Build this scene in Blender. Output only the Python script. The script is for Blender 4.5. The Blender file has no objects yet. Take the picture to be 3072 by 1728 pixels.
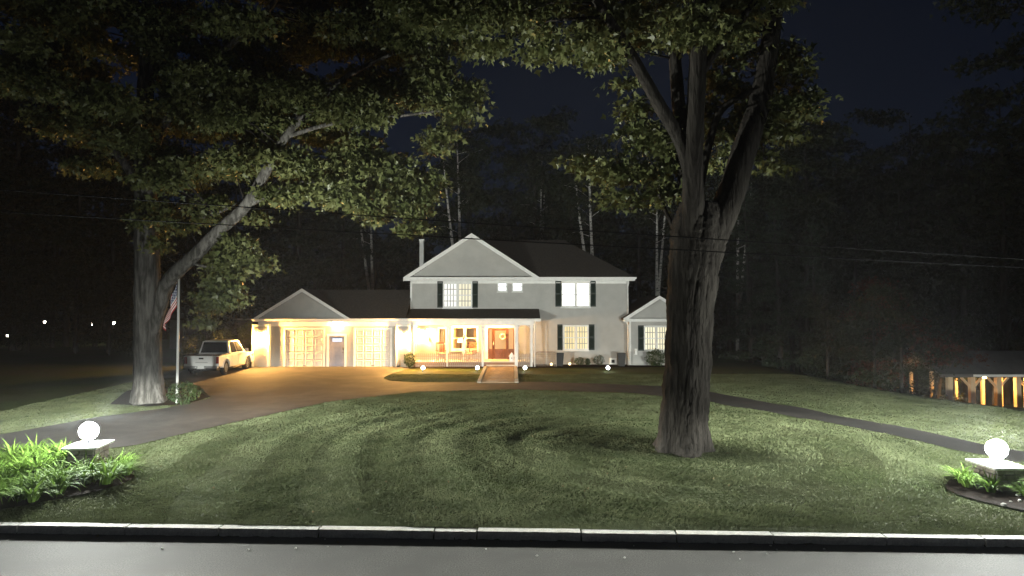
import bpy, bmesh, math, random
import numpy as np
from mathutils import Vector, Matrix
random.seed(7); rng = np.random.default_rng(7)
R = math.radians
S = bpy.context.scene; COL = S.collection

# ---------------------------------------------------------------- camera, sky, moon, exposure
CAMZ, PITCH, FPX = 4.2, R(2.0), 2048.0
cam = bpy.data.objects.new('camera', bpy.data.cameras.new('camera')); COL.objects.link(cam)
cam.location = (0, 0, CAMZ); cam.rotation_euler = (R(90)+PITCH, 0, 0)
cam.data.sensor_width = 36; cam.data.lens = 24; cam.data.clip_end = 600; cam.data.clip_start = .1
S.camera = cam
W = bpy.data.worlds.new('World'); S.world = W; W.use_nodes = True
nt = W.node_tree; sky = nt.nodes.new('ShaderNodeTexSky'); sky.sky_type = 'NISHITA'; sky.sun_disc = False
sky.sun_elevation = R(40); sky.sun_rotation = R(150); sky.altitude = 100
tint = nt.nodes.new('ShaderNodeMix'); tint.data_type = 'RGBA'; tint.blend_type = 'MULTIPLY'; tint.inputs[0].default_value = 1; tint.inputs[7].default_value = (.72, .82, 1.25, 1)
nt.links.new(sky.outputs['Color'], tint.inputs[6]); nt.links.new(tint.outputs[2], nt.nodes['Background'].inputs['Color'])
nt.nodes['Background'].inputs['Strength'].default_value = 0.0019
moon = bpy.data.lights.new('moon', 'SUN'); moon.energy = 0.006; moon.angle = R(.5); moon.color = (.75, .85, 1)
mo = bpy.data.objects.new('moon', moon); COL.objects.link(mo); mo.rotation_euler = (R(50), 0, R(30))
S.view_settings.view_transform = 'Standard'; S.view_settings.look = 'None'
S.view_settings.exposure = 0; S.view_settings.gamma = 1; S.view_settings.use_curve_mapping = False
S.render.engine = 'CYCLES'; S.cycles.use_denoising = True; S.cycles.max_bounces = 5
S.cycles.diffuse_bounces = 3; S.cycles.sample_clamp_indirect = 4; S.cycles.volume_bounces = 0

# light strengths
FLOOD_HOUSE, FLOOD_GLOBE, FLOOD_UP, FLOOD_E0, FLOOD_CAP = 870, 440, 1150, 22, 1950
# ---------------------------------------------------------------- helpers
def P(px, py, Y):
    """photo pixel (3072 wide) on the vertical plane Y"""
    a = (px-1536)/FPX; b = (864-py)/FPX
    t = Y/(math.cos(PITCH)-b*math.sin(PITCH))
    return Vector((t*a, Y, CAMZ+t*(math.sin(PITCH)+b*math.cos(PITCH))))
def kerb_y(x): return 12.72-.0416*x
def sst(a, b, x):
    t = np.clip((x-a)/(b-a), 0, 1); return t*t*(3-2*t)
TREE = (4.82, 19.1)
def hgt(x, y):
    x = np.asarray(x, float); y = np.asarray(y, float)
    t = y-(12.72-.0416*x)
    z = np.interp(t, [-100, -.02, 0.02, .2, 6, 15, 22, 29, 34, 60, 120], [-.06, -.06, .0, .13, .36, .57, .70, .78, .77, .9, 2.0])
    z = z-4.0*sst(15, 29, x)*sst(23, 40, y)
    r = np.hypot(x-TREE[0], y-TREE[1])
    m = sst(2.2, 4.5, r)*(1-sst(10, 15, r))*sst(1, 4, t)*(1-sst(14, 18, t))
    z = z+m*.019*np.sin(2*np.pi*(r/1.25+.25*np.sin(x*.35)+.15*np.sin(y*.8)))
    m2 = sst(.3, 1.5, t)*(1-sst(20, 30, t))
    z = z+m2*.012*(np.sin(x*2.1+1.3*np.sin(y*1.7))*np.sin(y*2.7+x*.9)+.6*np.sin(x*4.7+y*1.1)*np.sin(y*5.3-x*1.9))
    return z
def H(x, y): return float(hgt(x, y))
def G(px, py):
    a = (px-1536)/FPX; b = (864-py)/FPX
    d = Vector((a, math.cos(PITCH)-b*math.sin(PITCH), math.sin(PITCH)+b*math.cos(PITCH)))
    lo, hi = 2., 150.
    for _ in range(40):
        m = (lo+hi)/2
        if CAMZ+d.z*m > H(d.x*m, d.y*m): lo = m
        else: hi = m
    return Vector((d.x*lo, d.y*lo, H(d.x*lo, d.y*lo)))

class MB:
    def __init__(s): s.v = []; s.f = []; s.sm = False
    def add(s, v, f):
        n = len(s.v); s.v += [tuple(p) for p in v]; s.f += [tuple(i+n for i in q) for q in f]; return s
    def box(s, c, d, rz=0, ry=0, rx=0):
        m = Matrix.Rotation(rz, 3, 'Z') @ Matrix.Rotation(ry, 3, 'Y') @ Matrix.Rotation(rx, 3, 'X')
        c = Vector(c)
        v = [c+m @ Vector((sx*d[0]/2, sy*d[1]/2, sz*d[2]/2)) for sz in (-1, 1) for sy in (-1, 1) for sx in (-1, 1)]
        return s.add(v, [(0, 2, 3, 1), (4, 5, 7, 6), (0, 1, 5, 4), (2, 6, 7, 3), (0, 4, 6, 2), (1, 3, 7, 5)])
    def bb(s, x0, x1, y0, y1, z0, z1): return s.box(((x0+x1)/2, (y0+y1)/2, (z0+z1)/2), (abs(x1-x0), abs(y1-y0), abs(z1-z0)))
    def slab(s, pts, th):
        pts = [Vector(p) for p in pts]; n = len(pts)
        lo = [p-Vector((0, 0, th)) for p in pts]
        return s.add(pts+lo, [tuple(range(n)), tuple(range(2*n-1, n-1, -1))]+[(i, i+n, (i+1) % n+n, (i+1) % n) for i in range(n)])
    def prism(s, pts, ax, a, b):
        """2D polygon extruded along axis ax from a to b; pts in the two other axes in order"""
        def mk(p, k):
            q = list(p); q.insert(ax, k); return q
        n = len(pts)
        return s.add([mk(p, a) for p in pts]+[mk(p, b) for p in pts], [tuple(range(n)), tuple(range(2*n-1, n-1, -1))]+[(i, i+n, (i+1) % n+n, (i+1) % n) for i in range(n)])
    def tube(s, pts, rad, seg=8, cap=True, nz=None):
        pts = [Vector(p) for p in pts]; n = len(pts)
        if not hasattr(rad, '__len__'): rad = [rad]*n
        v = []; up = None
        for i, p in enumerate(pts):
            t = (pts[min(i+1, n-1)]-pts[max(i-1, 0)]).normalized()
            if up is None:
                up = Vector((0, -1, 0)) if abs(t.y) < .9 else Vector((1, 0, 0))
            u = (up-t*up.dot(t)).normalized(); w = t.cross(u); up = u
            for k in range(seg):
                a = 2*math.pi*k/seg; r = rad[i]
                if nz: r *= nz(a, i, p)
                v.append(p+(u*math.cos(a)+w*math.sin(a))*r)
        f = [(i*seg+k, i*seg+(k+1) % seg, (i+1)*seg+(k+1) % seg, (i+1)*seg+k) for i in range(n-1) for k in range(seg)]
        if cap: f += [tuple(range(seg-1, -1, -1)), tuple((n-1)*seg+k for k in range(seg))]
        s.sm = True
        return s.add(v, f)
    def lathe(s, c, prof, seg=16, sc=(1, 1)):
        v = [(c[0]+r*math.cos(2*math.pi*k/seg)*sc[0], c[1]+r*math.sin(2*math.pi*k/seg)*sc[1], c[2]+z) for r, z in prof for k in range(seg)]
        n = len(prof); f = [(i*seg+k, i*seg+(k+1) % seg, (i+1)*seg+(k+1) % seg, (i+1)*seg+k) for i in range(n-1) for k in range(seg)]
        f += [tuple(range(seg-1, -1, -1)), tuple((n-1)*seg+k for k in range(seg))]
        return s.add(v, f)
    def sphere(s, c, r, seg=16, rings=10, sc=(1, 1, 1)):
        pr = [(max(r*math.sin(math.pi*i/rings), .0005), -r*math.cos(math.pi*i/rings)*sc[2]) for i in range(rings+1)]
        s.sm = True
        return s.lathe(c, pr, seg, sc)
    def build(s, name, m, parent=None, smooth=None, bevel=0, local=False, kind=None):
        me = bpy.data.meshes.new(name); me.from_pydata(s.v, [], s.f); me.update()
        bm = bmesh.new(); bm.from_mesh(me); bmesh.ops.recalc_face_normals(bm, faces=bm.faces); bm.to_mesh(me); bm.free()
        me.materials.append(m)
        if (s.sm if smooth is None else smooth):
            me.polygons.foreach_set('use_smooth', [True]*len(me.polygons))
        o = link(name, me, parent, local)
        if bevel:
            b = o.modifiers.new('bevel', 'BEVEL'); b.width = bevel; b.segments = 2; b.limit_method = 'ANGLE'
        if kind: o['kind'] = kind
        return o
def link(name, data, parent=None, local=False):
    o = bpy.data.objects.new(name, data); COL.objects.link(o)
    if parent:
        o.parent = parent
        if not local: o.matrix_parent_inverse = wm(parent).inverted()
    return o
def wm(o):
    m = Matrix.Translation(o.location) @ o.rotation_euler.to_matrix().to_4x4() @ Matrix.Diagonal((*o.scale, 1))
    return (wm(o.parent) @ o.matrix_parent_inverse @ m) if o.parent else m
def tag(o, label, cat, group=None, kind=None):
    o['label'] = label; o['category'] = cat
    if group: o['group'] = group
    if kind: o['kind'] = kind
    return o
def thing(name, loc, label, cat, group=None, rz=0):
    o = bpy.data.objects.new(name, None); COL.objects.link(o); o.location = loc; o.rotation_euler = (0, 0, rz)
    o.empty_display_size = .2
    return tag(o, label, cat, group)
def dup(root, loc, rz=0, sc=1, label=None):
    r = root.copy(); COL.objects.link(r); r.location = loc; r.rotation_euler = (0, 0, rz); r.scale = (sc, sc, sc) if not hasattr(sc, '__len__') else sc
    if label: r['label'] = label
    for ch in root.children:
        c = ch.copy(); COL.objects.link(c); c.parent = r
        for g in ch.children:
            d = g.copy(); COL.objects.link(d); d.parent = c
    return r
def struct(o): o['kind'] = 'structure'; return o
def npmesh(name, v, loops, starts, m, parent=None, kind=None, local=False, smooth=False):
    me = bpy.data.meshes.new(name)
    me.vertices.add(len(v)); me.vertices.foreach_set('co', np.ascontiguousarray(v, np.float32).ravel())
    me.loops.add(len(loops)); me.loops.foreach_set('vertex_index', np.ascontiguousarray(loops, np.int32))
    me.polygons.add(len(starts)); me.polygons.foreach_set('loop_start', np.ascontiguousarray(starts, np.int32))
    me.update(calc_edges=True); me.validate()
    me.materials.append(m)
    if smooth: me.polygons.foreach_set('use_smooth', [True]*len(me.polygons))
    o = link(name, me, parent, local)
    if kind: o['kind'] = kind
    return o

# ---------------------------------------------------------------- materials
def mat(name, c1, c2=None, scale=4, rough=.7, spec=.3, bump=0, bscale=None, stretch=(1, 1, 1), metal=0, detail=5, trans=0, ramp=(.35, .65), c3=None, s3=.5, bdist=.02):
    m = bpy.data.materials.new(name); m.use_nodes = True; n = m.node_tree.nodes; l = m.node_tree.links
    p = n['Principled BSDF']; p.inputs['Roughness'].default_value = rough; p.inputs['Metallic'].default_value = metal
    p.inputs['Specular IOR Level'].default_value = spec
    p.inputs['Base Color'].default_value = (*c1, 1)
    tc = n.new('ShaderNodeTexCoord'); mp = n.new('ShaderNodeMapping'); mp.inputs['Scale'].default_value = stretch
    l.new(tc.outputs['Object'], mp.inputs['Vector'])
    if c2:
        no = n.new('ShaderNodeTexNoise'); no.inputs['Scale'].default_value = scale; no.inputs['Detail'].default_value = detail; no.inputs['Roughness'].default_value = .6
        l.new(mp.outputs[0], no.inputs['Vector'])
        cr = n.new('ShaderNodeValToRGB'); cr.color_ramp.elements[0].position = ramp[0]; cr.color_ramp.elements[1].position = ramp[1]
        cr.color_ramp.elements[0].color = (*c1, 1); cr.color_ramp.elements[1].color = (*c2, 1)
        l.new(no.outputs['Fac'], cr.inputs[0]); out = cr.outputs[0]
        if c3:
            n3 = n.new('ShaderNodeTexNoise'); n3.inputs['Scale'].default_value = s3; n3.inputs['Detail'].default_value = 3
            l.new(tc.outputs['Object'], n3.inputs['Vector'])
            r3 = n.new('ShaderNodeValToRGB'); r3.color_ramp.elements[0].position = .42; r3.color_ramp.elements[1].position = .62
            l.new(n3.outputs['Fac'], r3.inputs[0])
            mx = n.new('ShaderNodeMix'); mx.data_type = 'RGBA'; mx.inputs[7].default_value = (*c3, 1)
            l.new(r3.outputs[0], mx.inputs[0]); l.new(out, mx.inputs[6]); out = mx.outputs[2]
        l.new(out, p.inputs['Base Color'])
    if bump:
        b = n.new('ShaderNodeBump'); b.inputs['Strength'].default_value = bump; b.inputs['Distance'].default_value = bdist
        nb = n.new('ShaderNodeTexNoise'); nb.inputs['Scale'].default_value = bscale or scale*3; nb.inputs['Detail'].default_value = 6
        l.new(mp.outputs[0], nb.inputs['Vector']); l.new(nb.outputs['Fac'], b.inputs['Height']); l.new(b.outputs[0], p.inputs['Normal'])
    if trans:
        tr = n.new('ShaderNodeBsdfTranslucent'); ms = n.new('ShaderNodeMixShader'); ms.inputs[0].default_value = trans
        if c2: l.new(out, tr.inputs['Color'])
        else: tr.inputs['Color'].default_value = (*c1, 1)
        l.new(p.outputs[0], ms.inputs[1]); l.new(tr.outputs[0], ms.inputs[2]); l.new(ms.outputs[0], n['Material Output'].inputs['Surface'])
    return m
def em(name, c, s, base=(.06, .06, .06)):
    m = bpy.data.materials.new(name); m.use_nodes = True; p = m.node_tree.nodes['Principled BSDF']
    p.inputs['Base Color'].default_value = (*base, 1); p.inputs['Emission Color'].default_value = (*c, 1); p.inputs['Emission Strength'].default_value = s
    p.inputs['Roughness'].default_value = .3
    return m
def leafmat(name, c1, c2, spec=.45, trans=.25):
    m = mat(name, c1, c2, scale=1.3, rough=.42, spec=spec, trans=trans, detail=2)
    return m
M = {}
M['grass_ground'] = mat('grass_ground', (.045, .062, .022), (.085, .110, .042), scale=14, rough=.95, spec=.05, bump=.9, bscale=60, c3=(.075, .080, .040), s3=.35)
M['grass'] = mat('grass', (.071, .087, .039), (.120, .139, .070), scale=.9, rough=.7, spec=.15, trans=.25, detail=3)
M['asphalt'] = mat('asphalt', (.062, .060, .057), (.140, .135, .126), scale=38, rough=.85, spec=.25, bump=.5, bscale=90, c3=(.088, .085, .08), s3=.9)
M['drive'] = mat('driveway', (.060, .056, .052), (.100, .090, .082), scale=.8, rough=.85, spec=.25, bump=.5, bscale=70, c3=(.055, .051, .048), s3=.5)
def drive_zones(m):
    """asphalt colour darkened smoothly towards positive X, over the right arm of the loop"""
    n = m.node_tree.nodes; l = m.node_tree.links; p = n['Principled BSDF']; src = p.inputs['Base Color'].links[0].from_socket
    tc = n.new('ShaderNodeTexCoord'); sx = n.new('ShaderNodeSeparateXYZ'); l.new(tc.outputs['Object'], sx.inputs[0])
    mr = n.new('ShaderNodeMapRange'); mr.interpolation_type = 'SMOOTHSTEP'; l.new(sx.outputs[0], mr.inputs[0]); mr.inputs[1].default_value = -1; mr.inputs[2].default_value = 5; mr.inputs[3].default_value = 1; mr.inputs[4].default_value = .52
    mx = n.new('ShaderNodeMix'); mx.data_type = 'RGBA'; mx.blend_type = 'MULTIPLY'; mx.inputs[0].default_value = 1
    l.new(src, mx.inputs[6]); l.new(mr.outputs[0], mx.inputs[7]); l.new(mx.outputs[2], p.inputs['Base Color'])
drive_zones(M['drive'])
M['granite'] = mat('granite', (.46, .455, .43), (.64, .63, .59), scale=30, rough=.85, bump=.7, bscale=60)
M['mulch'] = mat('mulch', (.010, .008, .006), (.026, .019, .014), scale=25, rough=1, spec=.05, bump=1, bscale=50)
M['bark'] = mat('bark', (.017, .015, .013), (.040, .036, .031), scale=7, rough=.95, spec=.08, bump=1, bscale=11, stretch=(1, 1, .16), bdist=.10, ramp=(.36, .64))
M['bark_grey'] = mat('bark_grey', (.048, .045, .040), (.125, .118, .107), scale=7, rough=.95, spec=.08, bump=1, bscale=11, stretch=(1, 1, .16), bdist=.10, ramp=(.40, .60))
M['bark_dark'] = mat('bark_dark', (.026, .023, .021), (.065, .06, .055), scale=5, rough=.95, spec=.1, bump=.8, bscale=12, stretch=(1, 1, .3))
M['birch'] = mat('birch_bark', (.16, .15, .14), (.62, .60, .56), scale=3, rough=.8, spec=.15, stretch=(1, 1, 2.5), ramp=(.38, .5))
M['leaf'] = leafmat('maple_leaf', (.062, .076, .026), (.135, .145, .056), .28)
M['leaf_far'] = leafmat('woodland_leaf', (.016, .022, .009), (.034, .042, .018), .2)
M['leaf_pine'] = leafmat('pine_needle', (.030, .045, .026), (.055, .075, .045), .2)
M['leaf_red'] = leafmat('red_leaf', (.075, .028, .018), (.12, .05, .032), .2)
M['leaf_shrub'] = leafmat('shrub_leaf', (.020, .040, .012), (.050, .075, .022), .3)
M['leaf_daylily'] = mat('daylily_leaf', (.065, .125, .020), (.125, .205, .036), scale=3, rough=.75, spec=.06, trans=.2)
M['siding'] = mat('vinyl_siding', (.375, .37, .35), (.43, .425, .40), scale=1.5, rough=.6, spec=.25)
M['trim'] = mat('white_trim', (.68, .68, .65), (.76, .76, .73), scale=3, rough=.55, spec=.3)
M['roof'] = mat('asphalt_shingles', (.040, .036, .033), (.085, .075, .066), scale=9, rough=.95, spec=.1, bump=.8, bscale=22, stretch=(1, 2.5, 2.5))
M['shutter'] = mat('shutter_paint', (.012, .022, .018), rough=.5)
M['garage_door'] = mat('garage_door_paint', (.54, .52, .48), (.60, .58, .53), scale=4, rough=.5)
M['grey_door'] = mat('side_door_paint', (.24, .24, .28), (.30, .29, .34), scale=3, rough=.5)
M['wood_door'] = mat('front_door_wood', (.09, .035, .018), (.15, .06, .03), scale=6, rough=.4, stretch=(3, 3, .4))
M['deck'] = mat('deck_boards', (.50, .47, .42), (.60, .57, .52), scale=5, rough=.6)
M['brown_riser'] = mat('riser_brown', (.22, .12, .075), (.28, .16, .10), scale=6, rough=.7)
M['brick'] = mat('walk_brick', (.24, .175, .12), (.34, .25, .175), scale=7, rough=.9, bump=.3)
M['edge_stone'] = mat('edge_stone', (.26, .235, .20), (.34, .31, .26), scale=12, rough=.9, bump=.4)
M['black_metal'] = mat('black_metal', (.012, .012, .012), rough=.4, spec=.5)
M['grey_metal'] = mat('grey_metal', (.35, .35, .35), rough=.4, metal=.7)
M['muntin'] = mat('muntin_paint', (.30, .29, .26), rough=.6)
M['dry_leaf'] = mat('dry_leaf', (.11, .09, .045), (.18, .15, .08), scale=9, rough=.8, spec=.1)
M['planter'] = mat('planter', (.014, .013, .012), rough=.5)
M['slab'] = mat('capstone', (.55, .55, .53), (.68, .68, .66), scale=10, rough=.8, bump=.3)
M['stone'] = mat('pillar_stone', (.13, .12, .11), (.24, .22, .20), scale=8, rough=.9, bump=.5)
M['truck_paint'] = mat('white_car_paint', (.72, .72, .70), rough=.22, spec=.6)
M['black_plastic'] = mat('black_plastic', (.015, .015, .015), rough=.6)
M['rubber'] = mat('tyre_rubber', (.02, .02, .02), rough=.9)
M['rim'] = mat('alloy_rim', (.45, .45, .45), rough=.3, metal=.8)
M['car_glass'] = mat('tinted_glass', (.006, .006, .007), rough=.06, spec=.7)
M['tail_red'] = mat('tail_lamp_red', (.18, .010, .008), rough=.2, spec=.5)
M['plate'] = mat('number_plate', (.70, .70, .68), rough=.5)
M['pole'] = mat('flagpole_paint', (.66, .66, .64), rough=.4)
M['red_chair'] = mat('red_chair_paint', (.28, .085, .055), (.34, .11, .07), scale=6, rough=.5)
M['white_paint'] = mat('white_paint', (.74, .74, .71), rough=.5)
M['picket'] = mat('picket_paint', (.30, .24, .19), (.38, .31, .25), scale=8, rough=.6)
M['interior'] = mat('interior_wall', (.58, .44, .28), rough=.9)
M['curtain'] = mat('curtain_cloth', (.48, .34, .20), (.58, .42, .26), scale=4, rough=.9)
M['brown_cloth'] = mat('brown_upholstery', (.13, .075, .04), rough=.9)
M['wire'] = mat('wire_rubber', (.015, .015, .015), rough=.7)
M['pole_wood'] = mat('utility_pole_wood', (.09, .07, .05), (.14, .11, .08), scale=4, rough=.9, stretch=(2, 2, .3))
M['straw'] = mat('straw_wreath', (.55, .48, .33), (.66, .58, .42), scale=30, rough=.9)
M['timber'] = mat('pine_timber', (.58, .43, .26), (.66, .50, .32), scale=4, rough=.7, stretch=(2, 2, .4))
M['dark_wall'] = mat('dark_wall', (.10, .095, .09), (.13, .125, .12), scale=2, rough=.8)
# glass that lets the lit room show
def glass():
    m = bpy.data.materials.new('window_glass'); m.use_nodes = True; n = m.node_tree.nodes; l = m.node_tree.links
    t = n.new('ShaderNodeBsdfTransparent'); g = n.new('ShaderNodeBsdfGlossy'); g.inputs['Roughness'].default_value = .03
    x = n.new('ShaderNodeMixShader'); x.inputs[0].default_value = .08
    l.new(t.outputs[0], x.inputs[1]); l.new(g.outputs[0], x.inputs[2]); l.new(x.outputs[0], n['Material Output'].inputs['Surface']); return m
M['glass'] = glass()
WARM = (1, .50, .12)
# ---------------------------------------------------------------- ground
def poly_world(pts): return [G(*p).xy if len(p) == 2 else Vector(p[:2]) for p in pts]
inner = [(-500, 1445), (0, 1388), (405, 1338), (668, 1276), (990, 1206), (1250, 1176), (1536, 1169), (1900, 1181), (2135, 1207), (2450, 1262), (2743, 1322), (3100, 1402), (3500, 1500)]
outer = [(3500, 1440), (3100, 1362), (2743, 1290), (2450, 1235), (2135, 1178), (2000, 1161), (1750, 1151), (1560, 1147), (1250, 1149), (1165, 1143), (1150, 1136), (1165, 1126), (1225, 1108)]
DRIVE = poly_world(inner)+poly_world(outer)+[Vector((-6.3, 42.62)), Vector((-15.9, 42.62)), Vector((-16.6, 45)), Vector((-20.6, 45))]+poly_world([(528, 1122), (545, 1146), (600, 1160), (632, 1196), (500, 1226), (300, 1252), (0, 1306), (-500, 1355)])
def inpoly(poly, x, y):
    x = np.asarray(x, float); y = np.asarray(y, float); c = np.zeros(x.shape, bool); n = len(poly); j = n-1
    for i in range(n):
        xi, yi = poly[i]; xj, yj = poly[j]
        k = ((yi > y) != (yj > y)) & (x < (xj-xi)*(y-yi)/((yj-yi) or 1e-9)+xi); c ^= k; j = i
    return c
def sheet(name, poly, lift, m, step=.5, kind='structure'):
    from mathutils.geometry import delaunay_2d_cdt
    pts = []; n = len(poly)
    for i in range(n):                                   # boundary, subdivided
        a = Vector(poly[i][:2]); c = Vector(poly[(i+1) % n][:2]); k = max(int((c-a).length/step), 1)
        pts += [a.lerp(c, t/k) for t in range(k)]
    nb = len(pts); xs_ = [p[0] for p in poly]; ys_ = [p[1] for p in poly]
    gx_, gy_ = np.meshgrid(np.arange(min(xs_), max(xs_), step), np.arange(min(ys_), max(ys_), step)); gx_ = gx_.ravel(); gy_ = gy_.ravel()
    k = inpoly(poly, gx_, gy_); pts += [Vector((x, y)) for x, y in zip(gx_[k], gy_[k])]
    vo, eo, fo, *_ = delaunay_2d_cdt(pts, [], [list(range(nb))], 1, 1e-4)
    v = [(p.x, p.y, H(p.x, p.y)+lift) for p in vo]; fs = []
    for f in fo:
        c = sum((vo[i] for i in f), Vector((0, 0)))/len(f)
        if inpoly(poly, np.array([c.x]), np.array([c.y]))[0]: fs.append(tuple(f))
    mb = MB(); mb.add(v, fs); mb.sm = True
    o = mb.build(name, m); o['kind'] = kind
    me = o.data
    if len(me.polygons) and sum(p.normal.z for p in me.polygons) < 0: me.flip_normals()
    return o
xs = np.unique(np.concatenate([np.arange(-120, -22, 4), np.arange(-22, 22, .22), np.arange(22, 124, 4)]))
ys = np.unique(np.concatenate([np.arange(-20, 12, 2), np.arange(11.6, 34, .2), np.arange(34, 56, .6), np.arange(56, 160, 5)]))
XX, YY = np.meshgrid(xs, ys); ZZ = hgt(XX, YY); nx, ny = len(xs), len(ys)
idx = np.arange(nx*ny).reshape(ny, nx)
q = np.stack([idx[:-1, :-1], idx[:-1, 1:], idx[1:, 1:], idx[1:, :-1]], -1).reshape(-1, 4)
struct(npmesh('ground', np.stack([XX, YY, ZZ], -1).reshape(-1, 3), q.ravel(), np.arange(len(q))*4, M['grass_ground'], smooth=True))
mb = MB(); mb.add([(-120, -20, 0), (120, -20, 0), (120, kerb_y(120)+.05, 0), (-120, kerb_y(-120)+.05, 0)], [(0, 1, 2, 3)])
struct(mb.build('road', M['asphalt']))
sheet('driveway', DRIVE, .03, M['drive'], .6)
# kerb of split granite stones
kerb = bpy.data.objects.new('kerb', None); COL.objects.link(kerb); kerb.location = (0, kerb_y(0), 0); kerb['kind'] = 'structure'
edges = [G(p, 1600).x for p in (954, 1303, 1432, 1742, 2022)]
edges = [(px-1536)/FPX*12.7 for px in (954, 1303, 1432, 1742, 2022)]
e = edges[0]
while e > -14: e -= random.uniform(1.7, 2.3); edges.insert(0, e)
e = edges[-1]
while e < 14: e += random.uniform(1.7, 2.3); edges.append(e)
ang = math.atan(-.0416)
for a, b in zip(edges[:-1], edges[1:]):
    L = b-a-.03; nxs = int(L*11); mb = MB(); prof = [-.05, .03, .075, .115, .148]
    top = .15+random.uniform(-.006, .006); v = []
    for i in range(nxs+1):
        nb = random.uniform(-.022, .018)
        for k, z in enumerate(prof):
            d = (nb+random.uniform(-.012, .012)) if 0 < k < 4 else (-.004 if k == 4 else nb*.5)
            v.append((L*i/nxs, d, z if k < 4 else top))
        v.append((L*i/nxs, .21, top)); v.append((L*i/nxs, .21, -.05))
    w = 7; f = [(i*w+k, (i+1)*w+k, (i+1)*w+k+1, i*w+k+1) for i in range(nxs) for k in range(w-1)]
    f += [tuple(range(w)), tuple(nxs*w+k for k in range(w-1, -1, -1))]
    mb.add(v, f); o = mb.build('kerb_stone', M['granite'], kerb)
    o.location = (a+.01, kerb_y(a)-kerb_y(0)*0+random.uniform(-.006, .006), 0); o.rotation_euler = (0, 0, ang)
# small stones and leaf litter on the road edge
for k in range(16):
    x = random.uniform(-7, 7); mb = MB(); r = random.uniform(.012, .03)
    mb.sphere((0, 0, r*.5), r, 6, 4, (1, random.uniform(.6, 1), .6)); o = mb.build('pebble', M['granite'], smooth=False)
    o.location = (x, kerb_y(x)-random.uniform(.12, .9), 0); o.rotation_euler = (0, 0, random.uniform(0, 6))
    tag(o, 'small pale pebble lying on the asphalt beside the granite kerb', 'pebble', 'pebbles along the kerb')
# beds
LAMPS = [(-10.5, 17.05, .925, 8), (10.98, 15.58, .775, 0)]
def blob(cx, cy, rx, ry, n=28, seed=0):
    r = random.Random(seed); ph = r.uniform(0, 6)
    return [(cx+rx*math.cos(t)*(1+.08*math.sin(3*t+ph)), cy+ry*math.sin(t)*(1+.08*math.sin(4*t+ph))) for t in [2*math.pi*k/n for k in range(n)]]
BED_L = blob(-12.2, 15.75, 3.1, 2.35, seed=1); BED_R = blob(11.9, 14.9, 2.15, 1.75, seed=2)
TIP = [p for p in poly_world([(632, 1192), (560, 1165), (470, 1160), (380, 1175), (330, 1215), (440, 1222), (560, 1215)])]
BED_F = [(-6.2, 41.3), (-6.2, 42.4), (-1.75, 42.4), (-1.75, 41.3)]
BED_F2 = [(.35, 41.3), (.35, 44.1), (7.5, 44.1), (7.6, 43.5), (11.8, 43.5), (11.8, 42.2), (7, 42.0), (3, 41.6)]
for nme, pl in (('flower_bed', BED_L), ('flower_bed', BED_R), ('flower_bed', TIP), ('flower_bed', BED_F), ('flower_bed', BED_F2)):
    sheet(nme, pl, .035, M['mulch'], .5)
# grass blades
WALK = [(-1.72, 33.6), (.32, 33.6), (.32, 42.3), (-1.72, 42.3)]
N = 820000
gx = rng.uniform(-19, 19, N); u = rng.random(N); gy = kerb_y(gx)+.215+(37.8-kerb_y(gx))*(u**1.7)
keep = np.abs(gx) < (gy*.79+1)
jx, jy = rng.normal(0, .11, N), rng.normal(0, .11, N); keep &= ~inpoly(DRIVE, gx+jx, gy+jy)
for pl in (WALK, [tuple(p) for p in BED_F], BED_F2): keep &= ~inpoly(pl, gx, gy)
for pl in (BED_L, BED_R, TIP): keep &= ~inpoly(pl, gx+jx*1.3, gy+jy*1.3)
keep &= np.hypot(gx-TREE[0], gy-TREE[1]) > .75
gx, gy = gx[keep], gy[keep]; n = len(gx); gz = hgt(gx, gy)
r = np.hypot(gx-TREE[0], gy-TREE[1]); th = np.arctan2(gy-TREE[1], gx-TREE[0])
stripe = np.sign(np.sin(2*np.pi*(r/2.5+.12*np.sin(gx*.35)+.07*np.sin(gy*.8))))
far = gy-kerb_y(gx); sc = 1+np.clip(far/14, 0, 1.2)
patch = .82+.36*(np.sin(gx*1.9+np.sin(gy*2.3)*1.5)*np.sin(gy*2.1+np.sin(gx*1.3)*1.2)*.5+.5)
hh = rng.uniform(.018, .038, n)*patch*(1+.15*stripe); ww = rng.uniform(.008, .017, n)*sc
yaw = rng.uniform(0, 2*np.pi, n)
tx = -np.sin(th)*stripe*.8+rng.normal(0, .45, n); ty = np.cos(th)*stripe*.8+rng.normal(0, .45, n)
V = np.empty((n, 3, 3)); cx, sx = np.cos(yaw)*ww, np.sin(yaw)*ww
V[:, 0] = np.stack([gx-cx, gy-sx, gz-.005], -1); V[:, 1] = np.stack([gx+cx, gy+sx, gz-.005], -1)
V[:, 2] = np.stack([gx+tx*hh, gy+ty*hh, gz+hh], -1)
o = npmesh('lawn_grass', V.reshape(-1, 3), np.arange(3*n), np.arange(n)*3, M['grass'])
tag(o, 'short mown green grass covering the lawn', 'grass', kind='stuff')
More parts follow.
